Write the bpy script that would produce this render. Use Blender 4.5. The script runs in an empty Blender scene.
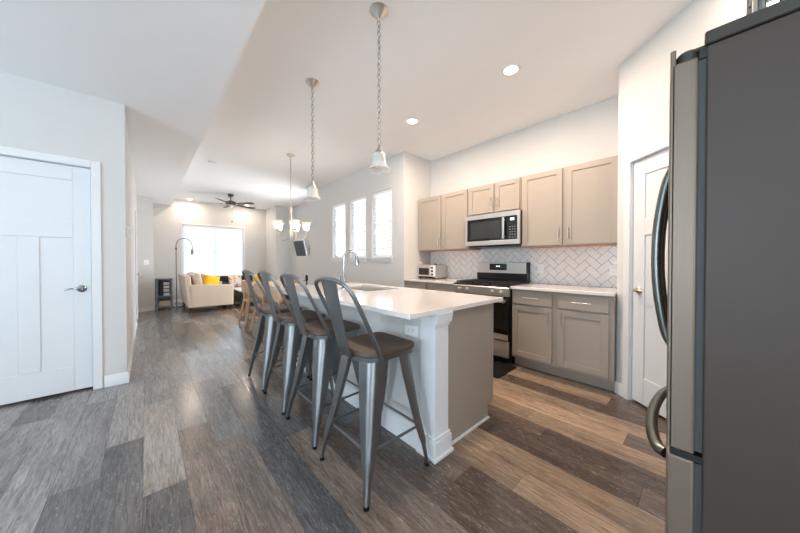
import bpy, bmesh, math, random
from mathutils import Vector, Matrix
random.seed(7)
C = bpy.context.scene.collection
SC = bpy.context.scene
R = math.radians

# ------------------------------------------------------------------ camera
cd = bpy.data.cameras.new('camera'); cam = bpy.data.objects.new('camera', cd); C.objects.link(cam)
cam.location = (0, 0, 1.2)
cam.rotation_euler = (R(89.4), 0, -math.atan2(254, 278))
cd.sensor_width = 36; cd.lens = 278/800*36; cd.shift_y = -2.6/800; cd.clip_start = .05
SC.camera = cam

# ------------------------------------------------------------------ world, daylight, exposure
w = bpy.data.worlds.new('sky'); SC.world = w; w.use_nodes = True
wn = w.node_tree.nodes; wl = w.node_tree.links
bg = wn['Background']
tc = wn.new('ShaderNodeTexCoord'); sx = wn.new('ShaderNodeSeparateXYZ'); cr = wn.new('ShaderNodeValToRGB')
wl.new(tc.outputs['Generated'], sx.inputs[0]); wl.new(sx.outputs['Z'], cr.inputs[0]); wl.new(cr.outputs[0], bg.inputs[0])
cr.color_ramp.elements[0].position = .42; cr.color_ramp.elements[0].color = (.62, .64, .62, 1)
cr.color_ramp.elements[1].position = .56; cr.color_ramp.elements[1].color = (.93, .97, 1, 1)
bg.inputs[1].default_value = 2.0
def area(name, loc, rot, sx_, sy_, power, col, shape='RECTANGLE'):
    l = bpy.data.lights.new(name, 'AREA'); l.shape = shape; l.size = sx_; l.size_y = sy_; l.energy = power; l.color = col
    o = bpy.data.objects.new(name, l); C.objects.link(o); o.location = loc; o.rotation_euler = rot; return o
# daylight of unseen windows added behind and left of the camera as light source
area('added_daylight_back', (-1.4, -5.2, 1.43), (R(147), 0, 0), 3.2, 1.9, 178, (.73, .865, 1))
area('added_daylight_left', (-4.4, .4, 1.43), (R(147), 0, R(-90)), 3.2, 1.9, 165, (.66, .83, 1))
# daylight behind the blinds of the far window and of the three narrow windows
area('daylight_far_window', (1.58, 10.6, 1.4), (R(-115), 0, 0), 1.7, 1.7, 18, (.90, .95, 1))
for yy in (3.83, 4.57, 5.3): area('daylight_narrow_window', (3.5, yy, 1.75), (R(97), 0, R(90)), .6, 1.2, 7, (.95, .97, 1))
# daylight from an unseen recess door, added to brighten the living room
area('added_daylight_recess', (3.85, 7.2, 1.1), (R(76), 0, R(90)), .9, 1.9, 95, (.93, .96, 1))
SC.view_settings.view_transform = 'Standard'; SC.view_settings.look = 'None'
SC.view_settings.gamma = 1; SC.view_settings.use_curve_mapping = False
SC.view_settings.exposure = 0.62
SC.cycles.max_bounces = 14; SC.cycles.diffuse_bounces = 8; SC.cycles.glossy_bounces = 6; SC.cycles.transmission_bounces = 10
SC.cycles.sample_clamp_indirect = 6

# ------------------------------------------------------------------ materials
def lin(c):
    return tuple(((x/255/12.92) if x/255 <= .04045 else ((x/255+.055)/1.055)**2.4) for x in c) + (1,)
MATS = {}
def mat(name, rgb, rough=.5, metal=0, var=.04, scale=6, bump=0, bscale=60, aniso=None, coat=0, trans=0, spec=.5, sheen=0):
    m = bpy.data.materials.new(name); m.use_nodes = True; MATS[name] = m
    n = m.node_tree.nodes; l = m.node_tree.links; p = n['Principled BSDF']
    t = n.new('ShaderNodeTexCoord'); nz = n.new('ShaderNodeTexNoise'); nz.inputs['Scale'].default_value = scale; nz.inputs['Detail'].default_value = 3
    src = t.outputs['Object']
    if aniso:
        mp = n.new('ShaderNodeMapping'); mp.inputs['Scale'].default_value = aniso; l.new(src, mp.inputs[0]); src = mp.outputs[0]
    l.new(src, nz.inputs['Vector'])
    mx = n.new('ShaderNodeMix'); mx.data_type = 'RGBA'
    c = lin(rgb)
    mx.inputs['A'].default_value = tuple(max(0, x*(1-var)) for x in c[:3]) + (1,)
    mx.inputs['B'].default_value = tuple(min(1, x*(1+var)) for x in c[:3]) + (1,)
    l.new(nz.outputs['Fac'], mx.inputs['Factor']); l.new(mx.outputs['Result'], p.inputs['Base Color'])
    p.inputs['Roughness'].default_value = rough; p.inputs['Metallic'].default_value = metal
    p.inputs['Coat Weight'].default_value = coat; p.inputs['Specular IOR Level'].default_value = spec
    p.inputs['Sheen Weight'].default_value = sheen
    if trans: p.inputs['Transmission Weight'].default_value = trans
    if bump:
        b = n.new('ShaderNodeBump'); b.inputs['Strength'].default_value = bump; b.inputs['Distance'].default_value = .002
        n2 = n.new('ShaderNodeTexNoise'); n2.inputs['Scale'].default_value = bscale; l.new(src, n2.inputs['Vector'])
        l.new(n2.outputs['Fac'], b.inputs['Height']); l.new(b.outputs[0], p.inputs['Normal'])
    return m
mat('wall_paint', (211, 210, 208), .85, var=.012, bump=.12, bscale=180, spec=.25)
mat('ceiling_paint', (248, 248, 248), .9, var=.01, bump=.15, bscale=140, spec=.2)
mat('trim_white', (226, 227, 228), .4, var=.01)
mat('door_white', (222, 224, 226), .42, var=.01)
mat('cabinet_taupe', (164, 153, 141), .42, var=.02)
mat('quartz', (233, 226, 222), .1, var=.015, scale=30, coat=.3)
mat('tile_white', (232, 229, 227), .18, var=.02, coat=.2)
mat('grout', (112, 106, 104), .9)
mat('stainless', (214, 211, 206), .36, .85, var=.06, scale=3, aniso=(1, 40, 1))
mat('nickel', (208, 201, 190), .33, 1)
mat('chrome', (158, 160, 163), .16, 1)
mat('black_glass', (10, 11, 12), .06, coat=.4)
mat('window_glass_dark', (52, 55, 57), .12)
mat('black_enamel', (16, 16, 17), .32)
mat('cast_iron', (20, 20, 21), .6, bump=.2)
mat('black_plastic', (22, 22, 23), .45)
mat('fridge_side', (66, 54, 45), .5, var=.03, bump=.15, bscale=400)
mat('fridge_cap', (58, 52, 44), .5)
mat('fridge_door', (128, 113, 99), .45, .5, var=.06, scale=3, aniso=(1, 40, 1))
mat('gasket', (72, 75, 76), .6)
mat('handle_steel', (118, 122, 118), .3, 1)
mat('gunmetal', (142, 145, 147), .4, 1, var=.12, scale=9)
mat('rubber', (11, 11, 11), .7, spec=.2)
mat('seat_wood', (80, 62, 50), .5, var=.3, scale=3, aniso=(3, 30, 8))
mat('light_wood', (214, 178, 146), .5, var=.08, scale=4, aniso=(4, 4, 20))
mat('table_wood', (226, 200, 180), .4, var=.05, scale=4, aniso=(20, 3, 3))
mat('beige_fabric', (214, 196, 176), .9, var=.04, bump=.3, bscale=500, sheen=.2)
mat('beige_cushion', (205, 188, 170), .9, var=.04, bump=.3, bscale=500, sheen=.2)
mat('yellow_fabric', (238, 184, 26), .9, var=.05, bump=.3, bscale=500)
mat('dark_fabric', (52, 42, 40), .85, var=.15, bump=.3, bscale=400)
mat('dark_wood', (44, 32, 26), .5)
mat('white_lacquer', (236, 236, 236), .3)
mat('grey_blue_paint', (134, 143, 152), .5)
mat('plastic_white', (240, 240, 240), .4)
mat('fan_bronze', (92, 86, 80), .4, .7)
mat('fan_blade', (84, 76, 70), .45)
mat('siding', (214, 216, 216), .7)
mat('screen_black', (44, 45, 46), .4)
mat('button_grey', (150, 152, 154), .5)
mat('ground', (150, 152, 140), .9, var=.2)
mat('orange_edge', (196, 150, 112), .6)

def m_emit(name, rgb, s):
    m = bpy.data.materials.new(name); m.use_nodes = True; MATS[name] = m
    p = m.node_tree.nodes['Principled BSDF']; p.inputs['Base Color'].default_value = lin(rgb)
    p.inputs['Emission Color'].default_value = lin(rgb); p.inputs['Emission Strength'].default_value = s
m_emit('bulb_lit', (255, 243, 228), 28); m_emit('display', (190, 220, 235), 1.2); m_emit('lens_lit', (255, 240, 216), 7)
def m_translucent(name, rgb, fac, rough=.6):
    m = bpy.data.materials.new(name); m.use_nodes = True; MATS[name] = m
    n = m.node_tree.nodes; l = m.node_tree.links; out = n['Material Output']; n.remove(n['Principled BSDF'])
    t = n.new('ShaderNodeBsdfTranslucent'); d = n.new('ShaderNodeBsdfPrincipled'); x = n.new('ShaderNodeMixShader')
    t.inputs[0].default_value = lin(rgb); d.inputs['Base Color'].default_value = lin(rgb); d.inputs['Roughness'].default_value = rough
    x.inputs[0].default_value = fac
    l.new(d.outputs[0], x.inputs[1]); l.new(t.outputs[0], x.inputs[2]); l.new(x.outputs[0], out.inputs[0])
m_translucent('blind_white', (246, 247, 248), .5)
m_translucent('shade_fabric', (240, 245, 250), .62, .9)
m_translucent('frosted_glass', (252, 246, 238), .6, .3)
def m_glass(name, tint, fac):
    m = bpy.data.materials.new(name); m.use_nodes = True; MATS[name] = m
    n = m.node_tree.nodes; l = m.node_tree.links; out = n['Material Output']; n.remove(n['Principled BSDF'])
    t = n.new('ShaderNodeBsdfTransparent'); t.inputs[0].default_value = tint
    g = n.new('ShaderNodeBsdfGlossy'); g.inputs['Roughness'].default_value = .03
    lw = n.new('ShaderNodeLayerWeight'); pw = n.new('ShaderNodeMath'); pw.operation = 'POWER'; pw.inputs[1].default_value = 5
    f = n.new('ShaderNodeMath'); f.operation = 'MULTIPLY_ADD'; f.inputs[1].default_value = .5; f.inputs[2].default_value = fac; x = n.new('ShaderNodeMixShader')
    l.new(lw.outputs['Facing'], pw.inputs[0]); l.new(pw.outputs[0], f.inputs[0]); l.new(f.outputs[0], x.inputs[0]); l.new(t.outputs[0], x.inputs[1]); l.new(g.outputs[0], x.inputs[2]); l.new(x.outputs[0], out.inputs[0])
m_glass('pane_glass', (.97, .98, .98, 1), .03)
def m_seeded():
    m = bpy.data.materials.new('ribbed_glass'); m.use_nodes = True; MATS['ribbed_glass'] = m
    n = m.node_tree.nodes; l = m.node_tree.links; out = n['Material Output']; n.remove(n['Principled BSDF'])
    t = n.new('ShaderNodeBsdfTransparent'); t.inputs[0].default_value = (.95, .95, .94, 1)
    d = n.new('ShaderNodeBsdfPrincipled'); d.inputs['Base Color'].default_value = (.86, .85, .82, 1); d.inputs['Roughness'].default_value = .12
    x = n.new('ShaderNodeMixShader'); lw = n.new('ShaderNodeLayerWeight'); lw.inputs[0].default_value = .45
    mr = n.new('ShaderNodeMapRange'); mr.inputs['To Min'].default_value = .28; mr.inputs['To Max'].default_value = .8
    l.new(lw.outputs['Facing'], mr.inputs[0]); l.new(mr.outputs[0], x.inputs[0])
    l.new(t.outputs[0], x.inputs[1]); l.new(d.outputs[0], x.inputs[2]); l.new(x.outputs[0], out.inputs[0])
m_seeded()
def m_floor():
    m = bpy.data.materials.new('vinyl_planks'); m.use_nodes = True; MATS['vinyl_planks'] = m
    n = m.node_tree.nodes; l = m.node_tree.links; p = n['Principled BSDF']
    at = n.new('ShaderNodeAttribute'); at.attribute_name = 'tone'
    t = n.new('ShaderNodeTexCoord'); off = n.new('ShaderNodeVectorMath'); off.operation = 'ADD'
    sc = n.new('ShaderNodeVectorMath'); sc.operation = 'SCALE'; sc.inputs['Scale'].default_value = 37
    l.new(at.outputs['Color'], sc.inputs[0]); l.new(t.outputs['Object'], off.inputs[0]); l.new(sc.outputs[0], off.inputs[1])
    def noise(scl, s, det, dist=0):
        mp = n.new('ShaderNodeMapping'); mp.inputs['Scale'].default_value = scl; l.new(off.outputs[0], mp.inputs[0])
        z = n.new('ShaderNodeTexNoise'); z.inputs['Scale'].default_value = s; z.inputs['Detail'].default_value = det
        z.inputs['Roughness'].default_value = .65; z.inputs['Distortion'].default_value = dist
        l.new(mp.outputs[0], z.inputs['Vector']); return z.outputs['Fac']
    def ramp(f, a, b):
        r = n.new('ShaderNodeMapRange'); r.inputs['From Min'].default_value = a; r.inputs['From Max'].default_value = b
        l.new(f, r.inputs[0]); return r.outputs[0]
    def mix(f, a, b, mode='MIX'):
        x = n.new('ShaderNodeMix'); x.data_type = 'RGBA'; x.blend_type = mode
        (l.new(f, x.inputs['Factor']) if not isinstance(f, float) else setattr(x.inputs['Factor'], 'default_value', f))
        for s_, v in (('A', a), ('B', b)):
            (l.new(v, x.inputs[s_]) if not isinstance(v, tuple) else setattr(x.inputs[s_], 'default_value', v))
        return x.outputs['Result']
    broad = ramp(noise((7, .9, 1), 1.0, 4, .6), .3, .7)
    fine = ramp(noise((60, 5, 1), 1.0, 8, 1.6), .36, .66)
    fleck = ramp(noise((100, 13, 1), 1.0, 6, 2.0), .56, .68)
    c1 = mix(broad, (.66, .65, .64, 1), (1.22, 1.2, 1.18, 1))
    base = mix(1.0, at.outputs['Color'], c1, 'MULTIPLY')
    c2 = mix(fine, (.5, .47, .45, 1), (1.16, 1.16, 1.16, 1))
    base = mix(1.0, base, c2, 'MULTIPLY')
    fl = n.new('ShaderNodeMath'); fl.operation = 'MULTIPLY'; fl.inputs[1].default_value = .42; l.new(fleck, fl.inputs[0])
    base = mix(fl.outputs[0], base, (.52, .49, .46, 1))
    l.new(base, p.inputs['Base Color'])
    p.inputs['Roughness'].default_value = .2; p.inputs['Specular IOR Level'].default_value = .65
    b = n.new('ShaderNodeBump'); b.inputs['Strength'].default_value = .06; b.inputs['Distance'].default_value = .0015
    l.new(fine, b.inputs['Height']); l.new(b.outputs[0], p.inputs['Normal'])
m_floor()
def m_pattern():
    m = mat('patterned_fabric', (240, 214, 200), .9); n = m.node_tree.nodes; l = m.node_tree.links; p = n['Principled BSDF']
    v = n.new('ShaderNodeTexVoronoi'); v.inputs['Scale'].default_value = 16; t = n.new('ShaderNodeTexCoord'); l.new(t.outputs['Object'], v.inputs['Vector'])
    r = n.new('ShaderNodeValToRGB'); r.color_ramp.interpolation = 'CONSTANT'
    e = r.color_ramp.elements; e[0].color = lin((246, 232, 222)); e[1].position = .38; e[1].color = lin((240, 176, 160))
    for ps, c in ((.58, (236, 186, 70)), (.72, (120, 100, 104)), (.8, (244, 222, 210))):
        k = e.new(ps); k.color = lin(c)
    sp = n.new('ShaderNodeSeparateColor'); l.new(v.outputs['Color'], sp.inputs[0]); l.new(sp.outputs[0], r.inputs[0]); l.new(r.outputs[0], p.inputs['Base Color'])
m_pattern()

# ------------------------------------------------------------------ mesh builder
class MB:
    def __init__(s): s.v = []; s.f = []
    def add(s, vs, fs):
        b = len(s.v); s.v += [tuple(v) for v in vs]; s.f += [tuple(i+b for i in f) for f in fs]; return s
    def box(s, x0, x1, y0, y1, z0, z1):
        return s.add([(x0,y0,z0),(x1,y0,z0),(x1,y1,z0),(x0,y1,z0),(x0,y0,z1),(x1,y0,z1),(x1,y1,z1),(x0,y1,z1)],
                     [(0,3,2,1),(4,5,6,7),(0,1,5,4),(1,2,6,5),(2,3,7,6),(3,0,4,7)])
    def loft(s, rings, caps=True, closed=True):
        n = len(rings[0]); vs = [p for r in rings for p in r]; fs = []
        for i in range(len(rings)-1):
            for j in range(n if closed else n-1):
                k = (j+1) % n; fs.append((i*n+j, i*n+k, (i+1)*n+k, (i+1)*n+j))
        if caps: fs.append(tuple(range(n))[::-1]); fs.append(tuple((len(rings)-1)*n+j for j in range(n)))
        return s.add(vs, fs)
    def prism(s, poly, axis, a, b):
        def P(p, h):
            return {'z': (p[0], p[1], h), 'y': (p[0], h, p[1]), 'x': (h, p[0], p[1])}[axis]
        return s.loft([[P(p, a) for p in poly], [P(p, b) for p in poly]])
    def tube(s, pts, r, n=10, caps=True, flat=1, loop=False):
        pts = [Vector(p) for p in pts]; m = len(pts); rs = r if isinstance(r, (list, tuple)) else [r]*m
        rings = []; up = None
        for i, p in enumerate(pts):
            if loop: t = (pts[(i+1) % m]-pts[i-1]).normalized()
            else: t = (pts[min(i+1, m-1)]-pts[max(i-1, 0)]).normalized()
            if up is None:
                up = Vector((0, 0, 1)) if abs(t.z) < .9 else Vector((1, 0, 0))
            up = (up - t*up.dot(t)).normalized(); sd = t.cross(up)
            rings.append([p + up*math.cos(a)*rs[i] + sd*math.sin(a)*rs[i]*flat for a in [2*math.pi*k/n for k in range(n)]])
        if loop: rings.append(rings[0]); caps = False
        return s.loft(rings, caps)
    def cyl(s, p0, p1, r0, r1=None, n=20): return s.tube([p0, p1], [r0, r0 if r1 is None else r1], n)
    def lathe(s, prof, c=(0, 0, 0), n=28, axis='z', rib=0, nr=0):
        rings = []
        for (r, h) in prof:
            ring = []
            for k in range(n):
                a = 2*math.pi*k/n; q = r*(1+rib*math.cos(nr*a))
                x, y = q*math.cos(a), q*math.sin(a)
                o = {'z': (x, y, h), 'x': (h, x, y), 'y': (x, h, y)}[axis]
                ring.append((c[0]+o[0], c[1]+o[1], c[2]+o[2]))
            rings.append(ring)
        return s.loft(rings)
    def sphere(s, c, r, n=14):
        return s.lathe([(max(1e-4, r*math.sin(math.pi*k/8)), -r*math.cos(math.pi*k/8)) for k in range(9)], c, n)
def catmull(P, k=6):
    P = [Vector(p) for p in P]; out = []
    for i in range(len(P)-1):
        a, b, c, d = P[max(i-1, 0)], P[i], P[i+1], P[min(i+2, len(P)-1)]
        for j in range(k):
            t = j/k; out.append(.5*((2*b)+(c-a)*t+(2*a-5*b+4*c-d)*t*t+(3*b-a-3*c+d)*t**3))
    return out + [P[-1]]

def wloc(o):
    v = Vector((0, 0, 0))
    while o: v += o.location; o = o.parent
    return v
def obj(name, mb, m, parent=None, bevel=0, seg=2, world=False, smooth=35, sub=0):
    off = wloc(parent) if (world and parent) else Vector((0, 0, 0))
    me = bpy.data.meshes.new(name); me.from_pydata([tuple(Vector(v)-off) for v in mb.v], [], mb.f)
    bm = bmesh.new(); bm.from_mesh(me); bmesh.ops.recalc_face_normals(bm, faces=bm.faces); bm.to_mesh(me); bm.free()
    me.polygons.foreach_set('use_smooth', [True]*len(me.polygons)); me.set_sharp_from_angle(angle=R(smooth))
    me.materials.append(MATS[m] if isinstance(m, str) else m)
    o = bpy.data.objects.new(name, me); C.objects.link(o)
    if parent: o.parent = parent
    if bevel:
        b = o.modifiers.new('bevel', 'BEVEL'); b.width = bevel; b.segments = seg; b.limit_method = 'ANGLE'; b.angle_limit = R(40)
    if sub:
        q = o.modifiers.new('sub', 'SUBSURF'); q.levels = sub; q.render_levels = sub
    return o
def tag(o, label, cat, group=None, kind=None):
    o['label'] = label; o['category'] = cat
    if group: o['group'] = group
    if kind: o['kind'] = kind
    return o
def thing(name, label, cat, loc=(0, 0, 0), rz=0, group=None):
    o = bpy.data.objects.new(name, None); C.objects.link(o); o.empty_display_size = .1
    o.location = loc; o.rotation_euler = (0, 0, rz); return tag(o, label, cat, group)
def struct(name, mb, m, **k):
    o = obj(name, mb, m, **k)
    if not o.parent: o['kind'] = 'structure'
    return o
def dup(root, loc, label, rz=None):
    def cp(o, par):
        c = o.copy(); C.objects.link(c); c.parent = par
        for ch in list(o.children): cp(ch, c)
        return c
    r = cp(root, None); r.location = loc; r['label'] = label
    if rz is not None: r.rotation_euler = (0, 0, rz)
    return r
def B(*a): return MB().box(*a)

# ------------------------------------------------------------------ the setting
XK, XW, YA, YF, ZL, ZH, XS = 3.71, 3.06, 3.255, 10.2, 2.73, 2.958, .53
# floor of individual planks
W = .178; X0 = -.02; LEN = 1.22
TONES = dict(LG=(166,159,153), LB=(146,131,118), MG=(137,135,135), DG=(106,105,106), BT=(130,117,109), TN=(170,147,126), T2=(158,137,117), DB=(94,81,73), MB=(112,98,89), CG=(150,149,149))
ROWS = {-5: (-.8,'MG','DG','CG','MG'), -4: (-.3,'CG','MG','MG','DG'), -3: (-1.0,'MG','DG','CG','MG'), -2: (-.2,'DG','DG','MG','CG','MG'), -1: (-1.09,'DG','MG','DG','CG','MG','CG'),
        0: (-.53,'MG','DG','LG','MG','MG','CG'), 1: (.05,'MG','BT','MG','CG','MG'), 2: (-.28,'DG','BT','MG','CG','DG'), 3: (-.57,'DG','DG','DG','CG','MG'),
        4: (-.52,'BT','LB','DG','MG','CG'), 5: (-1.1,'MB','BT','MB','DG','MG'), 6: (-.67,'DB','DB','DG','MG'), 7: (-.31,'DB','MB','DG','MB'),
        8: (-.55,'TN','T2','MB','DB'), 9: (-.32,'T2','TN','MB','DB'), 10: (-1.01,'MB','DB','DB','MB'), 11: (-.47,'DB','DB','MB','T2'),
        12: (-.31,'TN','T2','MB','DB'), 13: (-.87,'MB','TN','T2','MB'), 14: (-1.02,'TN','T2','TN','MB'), 15: (-.27,'DB','DB','MB','T2'), 16: (-.68,'DB','T2','TN','MB'), 17: (-1.07,'T2','MB','TN','DB')}
def build_floor():
    mb = MB(); tones = []
    rr = random.Random(3); keys = list(TONES)
    for k in range(-25, 24):
        x0, x1 = X0+k*W, X0+(k+1)*W
        row = ROWS.get(k); j0 = row[0] if row else rr.uniform(0, LEN)
        n0 = int(math.floor((-5.2-j0)/LEN))
        for q in range(n0, 12):
            y0 = max(-5.15, j0+q*LEN); y1 = min(YF+.02, j0+(q+1)*LEN)
            if y1 <= y0: continue
            key = None
            if row and 0 <= q < len(row)-1: key = row[1+q]
            if not key: key = rr.choice(['MG','CG','DG','MG','BT'] if k < 7 else ['TN','T2','MB','DB'])
            jt = 1+rr.uniform(-.05, .05); c = [v*jt for v in TONES[key]]
            g = .0006
            mb.add([(x0+g,y0+g,0),(x1-g,y0+g,0),(x1-g,y1-g,0),(x0+g,y1-g,0)], [(0,1,2,3)]); tones.append(lin(c))
    mb.box(-4.3, 4.1, -5.15, YF+.05, -.1, -.0025); tones += [lin((48,42,38))]*6
    me = bpy.data.meshes.new('floor'); me.from_pydata(mb.v, [], mb.f)
    a = me.color_attributes.new('tone', 'FLOAT_COLOR', 'CORNER')
    i = 0
    for p, t in zip(me.polygons, tones):
        for _ in p.loop_indices: a.data[i].color = t; i += 1
    me.materials.append(MATS['vinyl_planks'])
    o = bpy.data.objects.new('floor', me); C.objects.link(o); o['kind'] = 'structure'
build_floor()

# ceilings
struct('ceiling', B(-4.35, XS, -5.15, YF+.1, ZL, ZH+.1), 'ceiling_paint')
struct('ceiling_upper', B(XS, 4.1, -5.15, YF+.1, ZH, ZH+.1), 'ceiling_paint')
def wall(name, x0, x1, y0, y1, z0=0, z1=ZH): return struct(name, B(x0, x1, y0, y1, z0, z1), 'wall_paint')
def wall_holes(name, axis, a0, a1, t0, t1, holes, z1=ZH):
    """wall along axis from a0..a1, thickness t0..t1, holes = [(h0,h1,z0,z1)]"""
    mb = MB(); cuts = sorted(holes)
    def bx(u0, u1, z0, zz):
        if u1-u0 < 1e-4 or zz-z0 < 1e-4: return
        mb.box(u0, u1, t0, t1, z0, zz) if axis == 'x' else mb.box(t0, t1, u0, u1, z0, zz)
    p = a0
    for (h0, h1, hz0, hz1) in cuts:
        bx(p, h0, 0, z1); bx(h0, h1, 0, hz0); bx(h0, h1, hz1, z1); p = h1
    bx(p, a1, 0, z1)
    return struct(name, mb, 'wall_paint')
SW = [(3.55, 4.11), (4.30, 4.84), (5.03, 5.57)]; WZ0, WZ1 = 1.262, 2.43
wall('wall_kitchen', XK, XK+.12, .535, YA)
wall('wall_alcove', XW+.13, XK+.12, YA, YA+.12)
wall_holes('wall_right', 'y', YA, 6.72, XW, XW+.13, [(a, b, WZ0, WZ1) for a, b in SW])
wall('wall_recess_near', XW+.13, 3.67, 6.6, 6.72)
wall_holes('wall_recess', 'y', 6.72, 9.2, 3.55, 3.67, [(6.8, 7.6, .03, 2.12)])
wall('wall_recess_far', XW, 3.67, 9.2, 9.32)
wall('wall_living_right', XW, XW+.12, 9.32, YF)
FW = (.79, 2.36, .72, 2.26)
wall_holes('wall_far', 'x', -.3, XW+.12, YF, YF+.13, [FW])
struct('wall_hall_end', MB().prism([(-.145, 8.88), (.14, 9.08), (.14, YF), (.02, YF), (.02, 9.14), (-.265, 8.94)], 'z', 0, ZL), 'wall_paint')
wall('wall_left', -.265, -.145, 3.96, 8.94, 0, ZL)
DL0, DL1, DH = -1.097, -.377, 2.058
wall_holes('wall_front', 'x', -4.2, -.145, 3.84, 3.96, [(DL0-.012, DL1+.012, 0, DH+.012)], ZL)
wall_holes('wall_side', 'y', -5, 3.96, -4.32, -4.2, [(-1.2, 2.0, .45, 2.4)], ZL)
wall_holes('wall_back', 'x', -4.2, .9, -5.12, -5, [(-3.0, .2, .45, 2.4)], ZL)
wall('wall_nook', .78, .9, -5, -.97)
wall('wall_fridge', .78, 2.68, -.97, -.85)
# diagonal pantry wall
PA = Vector((3.165, .535, 0)); PD = Vector((-.676, -.737, 0)).normalized(); PN = Vector((PD.y, -PD.x, 0))   # PN points to the kitchen
if PN.dot(Vector((-1, 1, 0))) < 0: PN = -PN
PL = .905
def on_pantry(s, d, z): p = PA + PD*s + PN*d; return (p.x, p.y, z)
def pbox(mb, s0, s1, d0, d1, z0, z1):
    q = [on_pantry(s, d, 0)[:2] for s, d in ((s0, d0), (s1, d0), (s1, d1), (s0, d1))]
    return mb.prism(q, 'z', z0, z1)
PS0, PS1, PH = .155, .775, 2.035
mb = MB(); pbox(mb, 0, PS0-.012, -.1, 0, 0, ZH); pbox(mb, PS1+.012, PL, -.1, 0, 0, ZH); pbox(mb, PS0-.012, PS1+.012, -.1, 0, PH+.012, ZH)
struct('wall_pantry', mb, 'wall_paint')
pe = on_pantry(PL, 0, 0)
wall('wall_pantry_return', pe[0], pe[0]+.12, -.97, pe[1])
wall('wall_kitchen_return', 3.165, XK+.12, .415, .535)

wall('wall_light_block', DL0-.1, DL1+.1, 3.962, 4.0, 0, 2.2)  # unseen panel added right behind the door so the gap below stays dark
mb = MB(); pbox(mb, .05, PL-.02, -.15, -.102, 0, 2.2); struct('wall_pantry_light_block', mb, 'wall_paint')  # unseen backing added behind the pantry door to block outdoor light
# baseboards
def baseboard(name, pts, h=.105, t=.014, close=False):
    """pts: polyline on the floor; the board stands on its left-hand side"""
    mb = MB(); P = [Vector((x, y, 0)) for x, y in pts]
    prof = [(0, 0), (t, 0), (t, h*.8), (t*.55, h*.9), (t*.4, h), (0, h)]
    rings = []
    for i, p in enumerate(P):
        d0 = (P[i]-P[i-1]).normalized() if i > 0 else None
        d1 = (P[i+1]-P[i]).normalized() if i < len(P)-1 else None
        n0 = Vector((-d0.y, d0.x, 0)) if d0 else None; n1 = Vector((-d1.y, d1.x, 0)) if d1 else None
        if n0 and n1: n = (n0+n1); n = n/ max(.2, n.dot(n0))
        else: n = n0 or n1
        rings.append([(p.x+n.x*a, p.y+n.y*a, z) for a, z in prof])
    mb.loft(rings)
    return struct(name, mb, 'trim_white')
baseboard('baseboard_left', [(-.145, 6.95), (-.145, 3.84), (DL1+.08, 3.84)][::-1] if False else [(DL1+.078, 3.84), (-.145, 3.84), (-.145, 6.95)][::-1])
baseboard('baseboard_far', [(XW, 9.3), (XW, YF), (.14, YF), (.14, 9.08), (-.13, 8.89)])
baseboard('baseboard_recess', [(3.55, 7.62), (3.55, 9.2), (3.075, 9.2)])
baseboard('baseboard_right', [(XW, 3.3), (XW, 6.72)])
baseboard('baseboard_pantry', [on_pantry(PS0-.075, 0, 0)[:2], on_pantry(0, 0, 0)[:2]])
baseboard('baseboard_pantry_end', [(pe[0], -.85), on_pantry(PL, 0, 0)[:2], on_pantry(PS1+.075, 0, 0)[:2]])

# doors
def door_mesh(w, h, t=.035):
    st, mid = .11, .12; rec = .009
    g = .02; mb = B(0, w, 0, t-rec, g, h)
    def f(x0, x1, z0, z1): mb.box(x0, x1, t-rec, t, z0, z1)
    f(0, st, g, h); f(w-st, w, g, h); f(st, w-st, h-.13, h); f(st, w-st, 1.41, 1.55); f(st, w-st, g, .24)
    f(w/2-mid/2, w/2+mid/2, .24, 1.41)
    return mb
def lever(sgn, parent, x, z, y, m='nickel'):
    mb = MB().lathe([(.032, 0), (.032, .006), (.026, .012), (.012, .016), (.012, .045)], (x, y, z), 24, 'y')
    mb.v = [(vx, 2*y-vy, vz) for vx, vy, vz in mb.v] if False else mb.v
    pts = catmull([(x, y+.045, z), (x+sgn*.03, y+.052, z+.004), (x+sgn*.062, y+.05, z+.006), (x+sgn*.098, y+.044, z-.004)])
    mb.tube(pts, [.011-.006*i/len(pts) for i in range(len(pts))], 10)
    return obj('door_handle', mb, m, parent)
# door 1: front face at local y = t faces the room (-Y in the world) so the door is turned by 180 degrees
d1 = struct('door_1', door_mesh(DL1-DL0, DH), 'door_white', bevel=.004)
d1.location = (DL1, 3.9, 0); d1.rotation_euler = (0, 0, math.pi)
lever(1, d1, .06, .945, .035, 'chrome')
obj('latch_plate', B(-.009, -.0005, .022, .045, .91, .98), 'nickel', d1)
d2 = struct('door_2', door_mesh(PS1-PS0, PH), 'door_white', bevel=.004)
p = on_pantry(PS0, -.05, 0); d2.location = p; d2.rotation_euler = (0, 0, math.atan2(PD.y, PD.x))
# local +y must be the kitchen side
ly = Vector((-PD.y, PD.x, 0))
if ly.dot(PN) < 0:
    p = on_pantry(PS1, -.05, 0); d2.location = p; d2.rotation_euler = (0, 0, math.atan2(-PD.y, -PD.x)); lever(-1, d2, PS1-PS0-.06, .955, .035)
else: lever(1, d2, .06, .955, .035)
def casing(name, xf, a0, a1, h, cw=.068, t=.016):
    """xf(mb, a0, a1, z0, z1, d0, d1) adds a box along the wall"""
    mb = MB(); r = .006
    xf(mb, a0-cw, a0-r, 0, h+cw, 0, t); xf(mb, a1+r, a1+cw, 0, h+cw, 0, t); xf(mb, a0-r, a1+r, h+r, h+cw, 0, t)
    xf(mb, a0-.012, a0-.003, 0, h+.01, -.1, 0); xf(mb, a1+.003, a1+.012, 0, h+.01, -.1, 0); xf(mb, a0-.003, a1+.003, h+.003, h+.012, -.1, 0)
    return struct(name, mb, 'trim_white', bevel=.003)
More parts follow.
